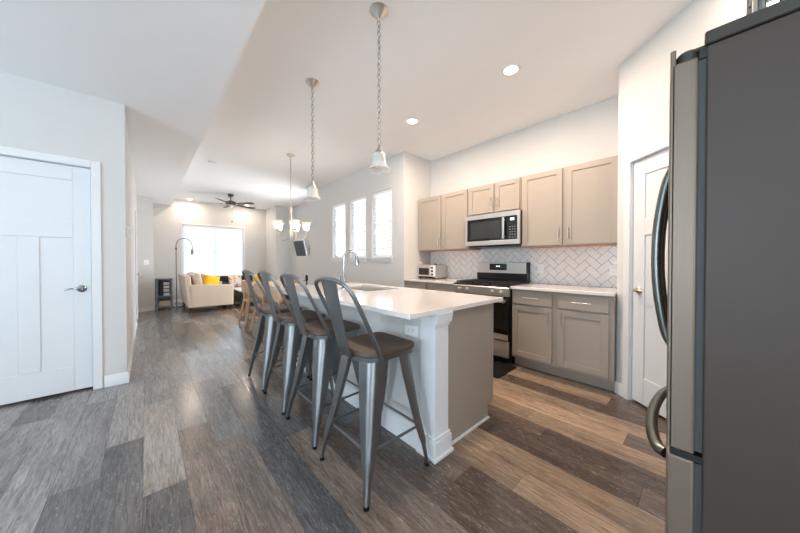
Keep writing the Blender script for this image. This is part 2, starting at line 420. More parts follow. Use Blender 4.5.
casing('trim_1', lambda mb, a, b, z0, z1, d0, d1: mb.box(a, b, 3.84-d1, 3.84-d0, z0, z1), DL0, DL1, DH)
casing('trim_2', lambda mb, a, b, z0, z1, d0, d1: pbox(mb, a, b, d0, d1, z0, z1), PS0, PS1, PH)
mb = MB()
for a, b in ((7.0, 7.07), (7.88, 7.95)): mb.box(-.145, -.129, a, b, 0, 2.12)
mb.box(-.145, -.129, 7.07, 7.88, 2.05, 2.12)
struct('trim_3', mb, 'trim_white', bevel=.003)
d3 = struct('door_3', B(-.145, -.138, 7.075, 7.875, .012, 2.045), 'door_white')
h3 = MB().lathe([(.03, 0), (.03, .008), (.012, .014), (.012, .03), (.028, .04), (.03, .055), (.018, .065)], (-.138, 7.14, .95), 16, 'x'); obj('door_handle', h3, 'nickel', d3)
# stair bulkhead in the far left corner, its underside sloping
struct('trim_4', MB().loft([[(.14, 9.86, 2.58), (.14, 9.86, 2.73), (.50, 9.86, 2.73)], [(.14, YF, 2.38), (.14, YF, 2.73), (.52, YF, 2.73)]]), 'wall_paint')

# windows
def blind(name, label, axis, a0, a1, z0, z1, d, m, pitch, wid, tilt, sgn, group=None):
    """slats run along axis; d = depth coordinate of the blind's middle; sgn = sign of the outdoors direction"""
    cx = (a0+a1)/2
    r = thing(name, label, 'blind', (cx, d, z1) if axis == 'x' else (d, cx, z1), 0, group)
    def bx(mb, u0, u1, e0, e1, za, zb):
        return mb.box(u0, u1, e0, e1, za, zb) if axis == 'x' else mb.box(e0, e1, u0, u1, za, zb)
    obj('headrail', bx(MB(), a0+.01, a1-.01, d-.03, d+.03, z1-.055, z1-.004), 'plastic_white', r, world=True, bevel=.004)
    mb = MB(); z = z1-.08; c, s = math.cos(tilt), math.sin(tilt)
    while z > z0+.035:
        h, t = wid/2, .0014
        q = [(d+sgn*(c*a-s*b), z+(s*a+c*b)) for a, b in ((-h, -t), (0, -t+.003), (h, -t), (h, t), (0, t+.003), (-h, t))]
        if axis == 'x': mb.loft([[(a0+.014, e, zz) for e, zz in q], [(a1-.014, e, zz) for e, zz in q]])
        else: mb.loft([[(e, a0+.014, zz) for e, zz in q], [(e, a1-.014, zz) for e, zz in q]])
        z -= pitch
    obj('slats', mb, m, r, world=True)
    obj('bottom_rail', bx(MB(), a0+.012, a1-.012, d-.024, d+.024, z0+.006, z0+.024), 'plastic_white', r, world=True, bevel=.003)
    for f in (.18, .82):
        u = a0+f*(a1-a0); obj('ladder_cord', bx(MB(), u-.0012, u+.0012, d-.027, d-.0255, z0+.02, z1-.05), 'plastic_white', r, world=True)
    u = a0+.07; e = d-sgn*.036
    obj('tilt_wand', MB().cyl((u, e, z1-.06) if axis == 'x' else (e, u, z1-.06), (u, e, z1-.55) if axis == 'x' else (e, u, z1-.55), .004, n=8), 'plastic_white', r, world=True)
    return r
def window(n, axis, a0, a1, z0, z1, wd, sgn, mull=None, sill=True, face=None):
    """wd = depth coordinate of the pane; sgn outward; face = room face of the wall"""
    def bx(mb, u0, u1, e0, e1, za, zb):
        e0, e1 = min(e0, e1), max(e0, e1)
        return mb.box(u0, u1, e0, e1, za, zb) if axis == 'x' else mb.box(e0, e1, u0, u1, za, zb)
    mb = MB(); fr = .045
    bx(mb, a0, a0+fr, wd-.03, wd+.03, z0, z1); bx(mb, a1-fr, a1, wd-.03, wd+.03, z0, z1)
    bx(mb, a0+fr, a1-fr, wd-.03, wd+.03, z0, z0+fr); bx(mb, a0+fr, a1-fr, wd-.03, wd+.03, z1-fr, z1)
    zm = (z0+z1)/2; bx(mb, a0+fr, a1-fr, wd-.022, wd+.022, zm-.02, zm+.02)
    for u in (mull or []): bx(mb, u-.03, u+.03, wd-.03, wd+.03, z0+fr, z1-fr)
    o = struct('window_%d' % n, mb, 'trim_white', bevel=.003)
    obj('pane', bx(MB(), a0+fr, a1-fr, wd-.003, wd+.003, z0+fr, z1-fr), 'pane_glass', o)
    if sill:
        s = MB(); bx(s, a0-.03, a1+.03, face-sgn*.035, face, z0-.018, z0+.004); bx(s, a0, a1, face, wd-sgn*.03, z0-.0005, z0+.004)
        bx(s, a0-.012, a1+.012, face-sgn*.012, face, z0-.075, z0-.018)
        obj('sill', s, 'trim_white', o, bevel=.003)
    return o
BL = ['white slatted blind in the narrow window nearest the wall cabinets', 'white slatted blind in the middle of the three narrow windows', 'white slatted blind in the narrow window nearest the dining table']
for i, (a, b) in enumerate(SW):
    window(i+1, 'y', a, b, WZ0, WZ1, XW+.1, 1, face=XW)
    blind('window_blind', BL[i], 'y', a, b, WZ0, WZ1, XW+.034, 'blind_white', .043, .05, R(-12), 1, 'blinds in the three narrow windows')
window(4, 'x', FW[0], FW[1], FW[2], FW[3], YF+.1, 1, [(FW[0]+FW[1])/2], face=YF)
blind('window_blind', 'wide closed white blind covering the big far living room window', 'x', FW[0], FW[1], FW[2], FW[3], YF+.034, 'shade_fabric', .04, .05, R(66), 1)
mb = MB(); cw = .05
mb.box(FW[0]-cw, FW[0], YF-.014, YF, FW[2]-.07, FW[3]+cw); mb.box(FW[1], FW[1]+cw, YF-.014, YF, FW[2]-.07, FW[3]+cw); mb.box(FW[0], FW[1], YF-.014, YF, FW[3], FW[3]+cw)
struct('trim_5', mb, 'trim_white', bevel=.003)
window(5, 'x', -3.0, .2, .45, 2.4, -5.08, -1, [-1.4], face=-5)  # unseen window behind the camera, added as a daylight source
window(7, 'y', 6.8, 7.6, .03, 2.12, 3.62, 1, sill=False)  # unseen glazed recess door, added to let daylight into the living room
window(6, 'y', -1.2, 2.0, .45, 2.4, -4.28, -1, [.4], face=-4.2)  # unseen window left of the camera, added as a daylight source

# ------------------------------------------------------------------ kitchen cabinets
def shaker(mb, x, y0, y1, z0, z1, t=.02, fr=.058, rec=.008):
    """door front facing -X: outer face at x, body behind"""
    mb.box(x+rec, x+t, y0, y1, z0, z1)
    mb.box(x, x+rec, y0, y0+fr, z0, z1); mb.box(x, x+rec, y1-fr, y1, z0, z1)
    mb.box(x, x+rec, y0+fr, y1-fr, z0, z0+fr); mb.box(x, x+rec, y0+fr, y1-fr, z1-fr, z1)
    return mb
def pull(parent, x, y, z, L, vert):
    mb = MB(); e = x-.028
    if vert:
        mb.cyl((e, y, z-L/2), (e, y, z+L/2), .0055, n=12)
        for q in (-.35, .35): mb.cyl((e, y, z+q*L), (x+.001, y, z+q*L), .0045, n=10)
    else:
        mb.cyl((e, y-L/2, z), (e, y+L/2, z), .0055, n=12)
        for q in (-.35, .35): mb.cyl((e, y+q*L, z), (x+.001, y+q*L, z), .0045, n=10)
    return obj('handle', mb, 'nickel', parent, world=True)
def base_cabinet(label, y0, y1, spans, loc, filler=None):
    r = thing('base_cabinet', label, 'cabinet', loc, 0, 'base cabinets along the tiled wall')
    mb = B(3.1, XK-.012, y0, y1, .105, .882)
    obj('body', mb, 'cabinet_taupe', r, world=True, bevel=.001)
    obj('toe_kick', B(3.17, XK-.012, y0, y1, 0, .105), 'cabinet_taupe', r, world=True)
    for (a, b, hy) in spans:
        dr = obj('drawer', B(3.08, 3.1, a, b, .722, .862), 'cabinet_taupe', r, world=True, bevel=.003)
        pull(dr, 3.08, (a+b)/2, .795, .16, False)
        do = obj('door', shaker(MB(), 3.08, a, b, .135, .705), 'cabinet_taupe', r, world=True, bevel=.002)
        pull(do, 3.08, hy, .615, .13, True)
    return r
base_cabinet('taupe base cabinet right of the range, two drawers over two doors', .54, 1.483, [(1.055, 1.473, 1.09), (.578, 1.0, .965)], (3.4, 1.02, 0))
base_cabinet('taupe base cabinet left of the range, under the toaster oven', 2.262, 3.248, [(2.79, 3.232, 2.83), (2.275, 2.75, 2.71)], (3.4, 2.76, 0))
def wall_cabinet(label, y0, y1, z0, z1, spans, x=3.36, hz=None):
    r = thing('wall_cabinet', label, 'cabinet', (3.5, (y0+y1)/2, z0), 0, 'wall cabinets above the tiled wall')
    obj('body', B(x+.02, XK-.002, y0, y1, z0, z1), 'cabinet_taupe', r, world=True, bevel=.001)
    obj('light_rail', B(x+.03, XK-.016, y0+.004, y1-.004, z0-.006, z0), 'orange_edge', r, world=True)['label'] = 'raw wood underside edge'
    for a, b, hy in spans:
        d = obj('door', shaker(MB(), x, a, b, z0+.008, z1-.008), 'cabinet_taupe', r, world=True, bevel=.002)
        pull(d, x, hy, z0+.135, .13, True)
    return r
wall_cabinet('tall taupe wall cabinet above the toaster oven, two doors', 2.256, 3.225, 1.37, 2.225, [(2.752, 3.214, 2.785), (2.272, 2.716, 2.682)])
wall_cabinet('short taupe wall cabinet directly above the microwave, two small doors', 1.512, 2.254, 1.832, 2.225, [(1.866, 2.243, 1.895), (1.525, 1.845, 1.815)], hz=.1)
wall_cabinet('widest taupe wall cabinet, two doors, right of the microwave', .538, 1.508, 1.37, 2.225, [(1.052, 1.488, 1.082), (.562, 1.018, .988)])
# countertops
def slab(label, y0, y1, loc):
    o = obj('countertop', B(3.055-loc[0], XK-.012-loc[0], y0-loc[1], y1-loc[1], 0, .03), 'quartz', bevel=.003)
    o.location = loc; return tag(o, label, 'countertop')
slab('white countertop on the base cabinet between range and pantry wall', .538, 1.486, (3.38, 1.02, .884))
slab('white countertop under the toaster oven left of the range', 2.26, 3.252, (3.38, 2.76, .884))
# herringbone tiles
def clip(poly, x0, x1, y0, y1):
    def cut(P, ax, v, s):
        out = []
        for i in range(len(P)):
            a, b = P[i-1], P[i]; da, db = (a[ax]-v)*s, (b[ax]-v)*s
            if (da >= 0) != (db >= 0):
                t = da/(da-db); out.append((a[0]+t*(b[0]-a[0]), a[1]+t*(b[1]-a[1])))
            if db >= 0: out.append(b)
        return out
    for ax, v, s in ((0, x0, 1), (0, x1, -1), (1, y0, 1), (1, y1, -1)):
        poly = cut(poly, ax, v, s)
        if len(poly) < 3: return None
    return poly
def backsplash():
    y0, y1, z0, z1 = .538, YA-.003, .9145, 1.372
    o = struct('wall_backsplash', B(XK-.008, XK, y0, y1, z0, z1), 'grout')
    mb = MB(); w_, g = .0762, .0018; k = math.sqrt(.5)
    for i in range(-60, 60):
        for j in range(-60, 60):
            q = (i-j) % 4
            if q == 0: rc = (i, i+2, j, j+1)
            elif q == 3: rc = (i, i+1, j, j+2)
            else: continue
            a, b, c, d = rc[0]*w_+g, rc[1]*w_-g, rc[2]*w_+g, rc[3]*w_-g
            pts = [((u-v)*k+1.03, (u+v)*k+1.1) for u, v in ((a, c), (b, c), (b, d), (a, d))]
            P = clip(pts, y0+.001, y1-.001, z0+.001, z1-.001)
            if P: mb.loft([[(XK-.008, u, v) for u, v in P], [(XK-.0105, u, v) for u, v in P]])
    obj('tiles', mb, 'tile_white', o, smooth=20)
backsplash()
def plate(name, label, cat, loc, rz, slots, group=None, w_=.072, h=.115, lying=False):
    """plate in local XZ, facing -Y"""
    r = thing(name, label, cat, loc, rz, group)
    if lying: r.rotation_euler[1] = R(90)
    obj('cover', B(-w_/2, w_/2, -.006, 0, -h/2, h/2), 'plastic_white', r, bevel=.003)
    if slots == 'outlet':
        for q in (-.022, .022):
            f = obj('socket', B(-.016, .016, -.008, -.006, q-.014, q+.014), 'plastic_white', r, bevel=.002)
            mb = MB()
            for e in (-.006, .006): mb.box(e-.001, e+.001, -.0085, -.008, q-.002, q+.007)
            obj('slots', mb, 'black_plastic', f)
    else:
        n = slots
        for i in range(n):
            cx = (i-(n-1)/2)*.046
            obj('toggle', B(cx-.015, cx+.015, -.0095, -.006, -.032, .032), 'plastic_white', r, bevel=.002)
    return r
plate('wall_outlet', 'white outlet on the herringbone tiles just right of the range', 'outlet', (XK-.0105, 1.40, 1.1), R(-90), 'outlet', 'outlets on the tile')
plate('wall_outlet', 'white outlet on the herringbone tiles beside the pantry wall', 'outlet', (XK-.0105, .655, 1.1), R(-90), 'outlet', 'outlets on the tile')

# ------------------------------------------------------------------ range
def make_range():
    y0, y1 = 1.49, 2.256; yc = (y0+y1)/2
    r = thing('gas_range', 'stainless and black gas range between the base cabinets', 'stove', (3.36, yc, 0))
    o = lambda n, mb, m, par=None, **k: obj(n, mb, m, par or r, world=True, **k)
    o('body', B(3.07, XK-.02, y0, y1, .06, .895), 'black_enamel', bevel=.003)
    for a in (y0+.05, y1-.05):
        for x in (3.14, 3.64): o('foot', MB().cyl((x, a, 0), (x, a, .06), .018, n=12), 'black_plastic')
    o('cooktop', B(3.03, XK-.115, y0-.001, y1+.001, .895, .915), 'black_enamel', bevel=.004)
    o('control_panel', MB().prism([(3.07, .79), (3.035, .79), (3.022, .885), (3.03, .895), (3.07, .895)], 'y', y0+.002, y1-.002), 'stainless', bevel=.002)
    for a in (1.585, 1.695, 2.05, 2.16):
        kb = o('knob', MB().lathe([(.022, .012), (.022, -.004), (.019, -.022), (.008, -.026)], (3.025, a, .838), 18, 'x'), 'stainless')
        o('grip', B(2.99, 3.004, a-.004, a+.004, .82, .856), 'stainless', kb, bevel=.002)
    # grates
    for (a, b) in ((y0+.02, y0+.262), (y0+.264, y1-.264), (y1-.262, y1-.02)):
        mb = MB(); zt = .94
        for x in (3.07, 3.6): mb.box(x, x+.016, a, b, zt-.016, zt)
        for q in (a, b-.014): mb.box(3.07, 3.616, q, q+.014, zt-.016, zt)
        for x in (3.2, 3.34, 3.48): mb.box(x-.006, x+.006, a, b, zt-.014, zt)
        mb.box(3.07, 3.616, (a+b)/2-.006, (a+b)/2+.006, zt-.014, zt)
        for x in (3.075, 3.6):
            for q in (a+.002, b-.014): mb.box(x, x+.012, q, q+.012, .914, zt-.01)
        o('grate', mb, 'cast_iron', bevel=.002)
    for x in (3.2, 3.48):
        for a in (y0+.14, y1-.14): o('burner', MB().lathe([(.05, .914), (.05, .922), (.036, .926), (.034, .932), (.01, .934)], (x, a, 0), 20), 'cast_iron')
    o('burner', MB().lathe([(.05, .914), (.05, .922), (.036, .926), (.034, .932), (.01, .934)], (3.34, yc, 0), 20), 'cast_iron')
    bgd = o('backguard', B(XK-.11, XK-.02, y0+.05, y1-.005, 1.03, 1.182), 'stainless', bevel=.006)
    o('backguard_base', B(XK-.115, XK-.02, y0+.035, y1-.002, .9, 1.035), 'black_enamel', bevel=.003)
    o('side_cap', B(XK-.108, XK-.018, y0+.036, y0+.05, 1.03, 1.182), 'black_plastic', bgd)
    dp = o('display', B(XK-.113, XK-.11, 1.80, 2.055, 1.075, 1.162), 'black_glass', bgd, bevel=.002)
    dr = o('oven_door', B(3.04, 3.07, y0+.012, y1-.012, .285, .775), 'black_glass', bevel=.004)
    hd = MB().cyl((2.99, y0+.04, .735), (2.99, y1-.04, .735), .013)
    for q in (y0+.055, y1-.055): hd.box(2.985, 3.042, q-.014, q+.014, .72, .752)
    o('handle', hd, 'stainless', dr)
    o('trim_strip', B(3.036, 3.041, y0+.014, y1-.014, .285, .35), 'stainless', dr)
    dw = o('storage_drawer', B(3.045, 3.07, y0+.012, y1-.012, .08, .27), 'stainless', bevel=.004)
    o('kick', B(3.09, XK-.05, y0+.02, y1-.02, .02, .06), 'black_plastic')
    # clock digits
    mb = MB()
    for q in (1.905, 1.925, 1.945): mb.box(XK-.1138, XK-.113, q-.006, q+.006, 1.118, 1.136)
    # digits belong to the display: kept on the backguard as a lit read-out
    o('clock_readout', mb, 'display', bgd)
make_range()
def make_microwave():
    y0, y1, z0, z1 = 1.49, 2.254, 1.405, 1.815
    r = thing('microwave', 'stainless over-the-range microwave under the short wall cabinet', 'microwave', (3.5, 1.87, z0))
    o = lambda n, mb, m, par=None, **k: obj(n, mb, m, par or r, world=True, **k)
    o('body', B(3.325, XK-.015, y0, y1, z0, z1), 'black_enamel', bevel=.003)
    o('vent_plate', B(3.33, XK-.05, y0+.03, y1-.03, z0-.018, z0), 'black_plastic')
    fr = MB(); x = 3.295
    fr.box(x, 3.325, y0+.002, y1-.002, z0+.002, z0+.06); fr.box(x, 3.325, y0+.002, y1-.002, z1-.06, z1-.002)
    fr.box(x, 3.325, y0+.002, y0+.03, z0+.06, z1-.06); fr.box(x, 3.325, y1-.03, y1-.002, z0+.06, z1-.06)
    o('front_frame', fr, 'stainless', bevel=.003)
    d = o('door', B(3.302, 3.325, 1.665, y1-.03, z0+.06, z1-.06), 'black_glass')
    o('window', B(3.300, 3.302, 1.735, y1-.075, z0+.095, z1-.095), 'window_glass_dark', d)
    hd = MB(); hd.box(3.262, 3.278, 1.672, 1.70, z0+.07, z1-.07)
    for q in (z0+.09, z1-.11): hd.box(3.278, 3.302, 1.674, 1.698, q, q+.02)
    o('handle', hd, 'stainless', d, bevel=.004)
    c = o('keypad', B(3.302, 3.325, y0+.03, 1.66, z0+.06, z1-.06), 'black_glass')
    o('clock_readout', B(3.3012, 3.302, y0+.07, y0+.12, z1-.115, z1-.085), 'display', c)
    for i in range(3):
        for j in range(5): o('button', B(3.3014, 3.302, y0+.055+i*.03, y0+.07+i*.03, z0+.085+j*.032, z0+.093+j*.032), 'button_grey', c)
make_microwave()
def make_toaster():
    x0, x1, y0, y1, z = 3.36, 3.655, 2.855, 3.235, .914
    r = thing('toaster_oven', 'small silver toaster oven on the countertop in the alcove corner', 'toaster oven', (3.49, 3.05, z))
    o = lambda n, mb, m, par=None, **k: obj(n, mb, m, par or r, world=True, **k)
    o('body', B(x0, x1, y0, y1, z+.018, z+.225), 'stainless', bevel=.012, seg=3)
    for a in (x0+.03, x1-.03):
        for b in (y0+.03, y1-.03): o('foot', MB().cyl((a, b, z), (a, b, z+.02), .012, n=10), 'black_plastic')
    o('base_strip', B(x0-.004, x0+.02, y0+.01, y1-.01, z+.018, z+.036), 'black_plastic')
    d = o('door', B(x0-.012, x0, y0+.1, y1-.012, z+.04, z+.21), 'stainless', bevel=.003)
    o('glass', B(x0-.0135, x0-.012, y0+.125, y1-.035, z+.06, z+.17), 'black_glass', d)
    h = MB().cyl((x0-.035, y0+.125, z+.188), (x0-.035, y1-.035, z+.188), .007, n=10)
    for q in (y0+.14, y1-.05): h.cyl((x0-.035, q, z+.188), (x0-.011, q, z+.188), .005, n=8)
    o('handle', h, 'stainless', d)
    p_ = o('knob_panel', B(x0-.01, x0, y0+.012, y0+.096, z+.04, z+.21), 'plastic_white', bevel=.003)
    for q in (.07, .125, .18): o('knob', MB().lathe([(.017, x0-.01), (.016, x0-.024), (.006, x0-.028)], (0, y0+.054, z+q), 14, 'x'), 'black_plastic', p_)
    o('top_knob', MB().lathe([(.02, z+.224), (.022, z+.236), (.012, z+.244)], (3.48, 2.95, 0), 14), 'black_plastic')
make_toaster()

# ------------------------------------------------------------------ island
def make_island():
    r = thing('kitchen_island', 'kitchen island with white knee wall, corner post and taupe end panel', 'island', (1.6, 2.1, 0))
    o = lambda n, mb, m, par=None, **k: obj(n, mb, m, par or r, world=True, **k)
    ye = 3.16
    o('knee_wall', B(1.275, 1.405, 1.11, ye, 0, .883), 'wall_paint')
    ps = o('post', B(1.272, 1.405, 1.085, 1.2, 0, .883), 'trim_white', bevel=.002)
    cp = MB()
    for z0_, z1_, e0, e1 in ((.80, .822, .008, .008), (.822, .883, .02, .026)):
        cp.loft([[(1.2715-.2*e0, 1.085-e0, z0_), (1.405+e0*.6, 1.085-e0, z0_), (1.405+e0*.6, 1.108, z0_), (1.2715-.2*e0, 1.108, z0_)],
                 [(1.2715-.2*e1, 1.085-e1, z1_), (1.405+e1*.6, 1.085-e1, z1_), (1.405+e1*.6, 1.108, z1_), (1.2715-.2*e1, 1.108, z1_)]])
    o('capital', cp, 'trim_white', ps, bevel=.002)
    pb = MB(); pb.box(1.256, 1.421, 1.068, 1.22, 0, .115); pb.box(1.262, 1.415, 1.074, 1.214, .115, .135); pb.box(1.246, 1.431, 1.058, 1.22, 0, .022)
    o('plinth', pb, 'trim_white', ps, bevel=.004)
    bb = MB(); bb.prism([(1.275, 0), (1.259, 0), (1.259, .1), (1.267, .115), (1.271, .135), (1.275, .135)], 'y', 1.22, ye)
    o('baseboard', bb, 'trim_white')
    o('end_panel', MB().prism([(1.406, .012), (1.925, .012), (1.925, .105), (1.99, .105), (1.99, .883), (1.406, .883)], 'y', 1.11, 1.13), 'cabinet_taupe', bevel=.001)
    o('end_stile', B(1.972, 1.993, 1.104, 1.112, .105, .883), 'cabinet_taupe')
    o('shoe_molding', B(1.432, 1.93, 1.098, 1.11, 0, .014), 'trim_white')
    o('far_panel', B(1.406, 1.99, ye-.02, ye, .0, .883), 'cabinet_taupe')
    o('toe_kick', B(1.9, 1.92, 1.13, ye-.02, 0, .105), 'cabinet_taupe')
    o('floor_deck', B(1.406, 1.97, 1.13, ye-.02, .105, .123), 'cabinet_taupe')
    for i, (a, b) in enumerate(((1.135, 1.62), (1.625, 2.1), (2.105, 2.62), (2.625, 3.135))):
        m_ = shaker(MB(), -1.992, a, b, .13, .87); m_.v = [(-x, y, z) for x, y, z in m_.v]
        d = o('door', m_, 'cabinet_taupe', bevel=.002)
        h = MB().cyl((2.02, b-.05, .66), (2.02, b-.05, .8), .0055, n=10)
        for q in (.68, .78): h.cyl((2.02, b-.05, q), (1.991, b-.05, q), .0045, n=8)
        o('handle', h, 'nickel', d)
make_island()
SKX0, SKX1, SKY0, SKY1 = 1.55, 1.96, 2.13, 2.84
CX0, CX1, CY0, CY1 = 1.04, 2.075, 1.065, 3.22
def island_top():
    mb = MB(); z0, z1 = .884, .914
    xs = [CX0, SKX0, SKX1, CX1]; ys = [CY0, SKY0, SKY1, CY1]; V = []; F = []
    for z in (z0, z1):
        for y in ys:
            for x in xs: V.append((x, y, z))
    ix = lambda i, j, k: k*16+j*4+i
    for j in range(3):
        for i in range(3):
            if i == 1 and j == 1: continue
            F.append((ix(i,j,1), ix(i+1,j,1), ix(i+1,j+1,1), ix(i,j+1,1))); F.append((ix(i,j,0), ix(i,j+1,0), ix(i+1,j+1,0), ix(i+1,j,0)))
    for i in range(3):
        F.append((ix(i,0,0), ix(i+1,0,0), ix(i+1,0,1), ix(i,0,1))); F.append((ix(i,3,0), ix(i,3,1), ix(i+1,3,1), ix(i+1,3,0)))
        F.append((ix(0,i,0), ix(0,i,1), ix(0,i+1,1), ix(0,i+1,0))); F.append((ix(3,i,0), ix(3,i+1,0), ix(3,i+1,1), ix(3,i,1)))
    F.append((ix(1,1,0), ix(1,1,1), ix(2,1,1), ix(2,1,0))); F.append((ix(1,2,0), ix(2,2,0), ix(2,2,1), ix(1,2,1)))
    F.append((ix(1,1,0), ix(1,2,0), ix(1,2,1), ix(1,1,1))); F.append((ix(2,1,0), ix(2,1,1), ix(2,2,1), ix(2,2,0)))
    loc = Vector((1.54, 2.12, z0)); mb.add([Vector(v)-loc for v in V], F)
    o = obj('island_countertop', mb, 'quartz', bevel=.003); o.location = loc
    tag(o, 'large white countertop covering the island, sink set in it', 'countertop')
island_top()
def make_sink():
    r = thing('sink', 'stainless undermount sink in the island countertop', 'sink', ((SKX0+SKX1)/2, (SKY0+SKY1)/2, .7))
    mb = MB(); t = .008; a, b, c, d = SKX0-.006, SKX1+.006, SKY0-.006, SKY1+.006; zt = .8835; zb = .69
    mb.box(a-t, a, c-t, d+t, zb, zt); mb.box(b, b+t, c-t, d+t, zb, zt); mb.box(a, b, c-t, c, zb, zt); mb.box(a, b, d, d+t, zb, zt); mb.box(a-t, b+t, c-t, d+t, zb-t, zb)
    obj('basin', mb, 'stainless', r, world=True)
    obj('drain', MB().lathe([(.045, zb), (.045, zb+.004), (.03, zb+.002)], ((a+b)/2, (c+d)/2, 0), 20), 'chrome', r, world=True)
make_sink()
def make_faucet():
    L = Vector((1.492, 2.48, .914))
    r = thing('faucet', 'tall chrome gooseneck faucet standing beside the island sink', 'faucet', L)
    obj('base', MB().lathe([(.028, 0), (.028, .01), (.02, .018), (.018, .07), (.0145, .08)]), 'chrome', r)
    # neck: rises, arcs toward +X over the sink
    A = [(0, 0, .07), (0, 0, .318)]
    n = 16; rad = .057
    for k in range(1, n+1):
        a = math.pi*k/n*.97; A.append((rad-rad*math.cos(a), -.5*(rad-rad*math.cos(a)), .318+rad*math.sin(a)*1.15))
    e = A[-1]; A.append((e[0]+.003, e[1]-.001, e[2]-.012))
    obj('neck', MB().tube(A, .0125, 14), 'chrome', r)
    e = A[-1]
    obj('spray_head', MB().tube([e, (e[0]+.003, e[1], e[2]-.025), (e[0]+.006, e[1], e[2]-.068)], [.014, .0185, .02], 16), 'chrome', r)
    hd = MB().cyl((0, 0, .05), (0, .045, .055), .009, n=12); hd.tube([(0, .04, .055), (0, .06, .075), (0, .075, .12)], [.008, .007, .005], 10)
    obj('lever', hd, 'chrome', r)
make_faucet()
plate('wall_outlet', 'white outlet on the island knee wall near the corner post', 'outlet', (1.275, 1.285, .748), R(-90), 'outlet', lying=True)
mt = obj('floor_mat', B(-.215, .215, -.42, .42, 0, .012), 'rubber', bevel=.004); mt.location = (2.85, 1.83, 0)
tag(mt, 'black floor mat in front of the gas range', 'mat')

# ------------------------------------------------------------------ stools
def make_stool(loc, label):
    r = thing('bar_stool', label, 'stool', loc, 0, 'metal bar stools along the island')
    # seat
    out = []
    x0, x1, hy, rd = -.168, .195, .18, .045
    for cx, cy, a0, rr in ((x1-rd, hy-rd, 0, rd), (x0+.11, hy-.11, 90, .11), (x0+.11, -hy+.11, 180, .11), (x1-rd, -hy+rd, 270, rd)):
        for k in range(9):
            a = R(a0+k*90/8); out.append((cx+rr*math.cos(a), cy+rr*math.sin(a)))
    def ring(s, z): return [(.02+(x-.02)*s, y*s, z) for x, y in out]
    obj('seat', MB().loft([ring(.96, .690), ring(1, .696), ring(1, .712), ring(.975, .720), ring(.9, .7215), ring(.5, .718)]), 'seat_wood', r, smooth=50)['label'] = 'dark stained wooden seat'
    obj('seat_frame', MB().loft([ring(.88, .662), ring(.95, .664), ring(.965, .6905), ring(.9, .6905)]), 'gunmetal', r)
    # legs
    def leg(sx, sy):
        top = Vector((.172 if sx > 0 else -.13, sy*.155, .686)); foot = Vector((.233 if sx > 0 else -.222, sy*.24, .018))
        rings = []
        for (t, a, th) in ((0, .108, .005), (.2, .100, .005), (.45, .082, .005), (.65, .062, .006), (.78, .042, .008), (.83, .03, .012), (1, .024, .011)):
            c = top.lerp(foot, t); rr = a*.42; o_ = []; i_ = []
            o_.append((-a, 0))
            for k in range(7):
                q = R(90-90*k/6); o_.append((-rr+rr*math.cos(q), -rr+rr*math.sin(q)))
            o_.append((0, -a))
            ri = max(rr-th, .001)
            i_.append((-a, -th))
            for k in range(7):
                q = R(90-90*k/6); i_.append((-rr+ri*math.cos(q), -rr+ri*math.sin(q)))
            i_.append((-th, -a))
            rings.append([(c.x+sx*px, c.y+sy*py, c.z) for px, py in o_+i_[::-1]])
        lg = obj('leg', MB().loft(rings), 'gunmetal', r, smooth=50)
        rib = MB(); p0 = top.lerp(foot, .56); p1 = top.lerp(foot, .80); q0 = Vector((-sx*.014, -sy*.014, 0)); q1 = Vector((-sx*.006, -sy*.006, 0))
        rib.tube([p0+q0, p0.lerp(p1, .3)+q0*.8, p1+q1, top.lerp(foot, .86)+q1], [.002, .007, .008, .003], 8); obj('rib', rib, 'gunmetal', lg)
        obj('foot_cap', MB().tube([foot+Vector((-sx*.011, -sy*.011, -.001)), foot+Vector((-sx*.011, -sy*.011, -.018))], [.0125, .0135], 12), 'rubber', lg)
        return top, foot
    T = {}
    for sx in (-1, 1):
        for sy in (-1, 1): T[sx, sy] = leg(sx, sy)
    def at(k, z):
        t, f = T[k]; q = (t.z-z)/(t.z-f.z); p = t.lerp(f, q); return p + Vector((-k[0]*.018, -k[1]*.018, 0))
    for a, b, z in (((-1,-1), (-1,1), .235), ((1,-1), (1,1), .235), ((-1,-1), (1,-1), .235), ((-1,1), (1,1), .235)):
        obj('footrest_bar', MB().tube([at(a, z), at(b, z)], .0075, 10), 'gunmetal', r)
    for a, b in (((1,-1), (1,1)), ((-1,1), (-1,-1))):
        mb = MB().tube([at(a, .645), at(b, .645)], .006, 8); obj('cross_bar', mb, 'black_enamel', r)
    # back hoop
    h = [(-.075, .178, .675), (-.105, .183, .74), (-.165, .186, .86), (-.222, .187, .97), (-.262, .178, 1.048), (-.284, .142, 1.087), (-.292, .06, 1.104), (-.294, 0, 1.106)]
    pts = catmull(h + [(x, -y, z) for x, y, z in h[-2::-1]], 5)
    obj('back_hoop', MB().tube(pts, .0115, 10, flat=1), 'gunmetal', r, smooth=60)
    # splat: slightly dished sheet
    rings = []
    for k in range(9):
        t = k/8; z = .69+t*(1.10-.69); x = -.183-.108*t**.85; hw = .053+.026*t
        o_ = []; n = 8
        for j in range(n+1):
            y = -hw+2*hw*j/n; e = 1-(y/hw)**2; o_.append((x-.010*e, y, z))
        for j in range(n, -1, -1):
            y = -hw+2*hw*j/n; e = 1-(y/hw)**2; o_.append((x-.010*e+.0035, y, z))
        rings.append(o_)
    sp = obj('back_splat', MB().loft(rings), 'gunmetal', r, smooth=50)
    for sy in (-1, 1): obj('bracket', B(-.195, -.13, sy*.042-.012, sy*.042+.012, .682, .690), 'gunmetal', r)
    return r
ST = [(.988, 1.32, 0), (1.0, 1.90, 0), (1.0, 2.445, 0), (1.0, 2.965, 0)]
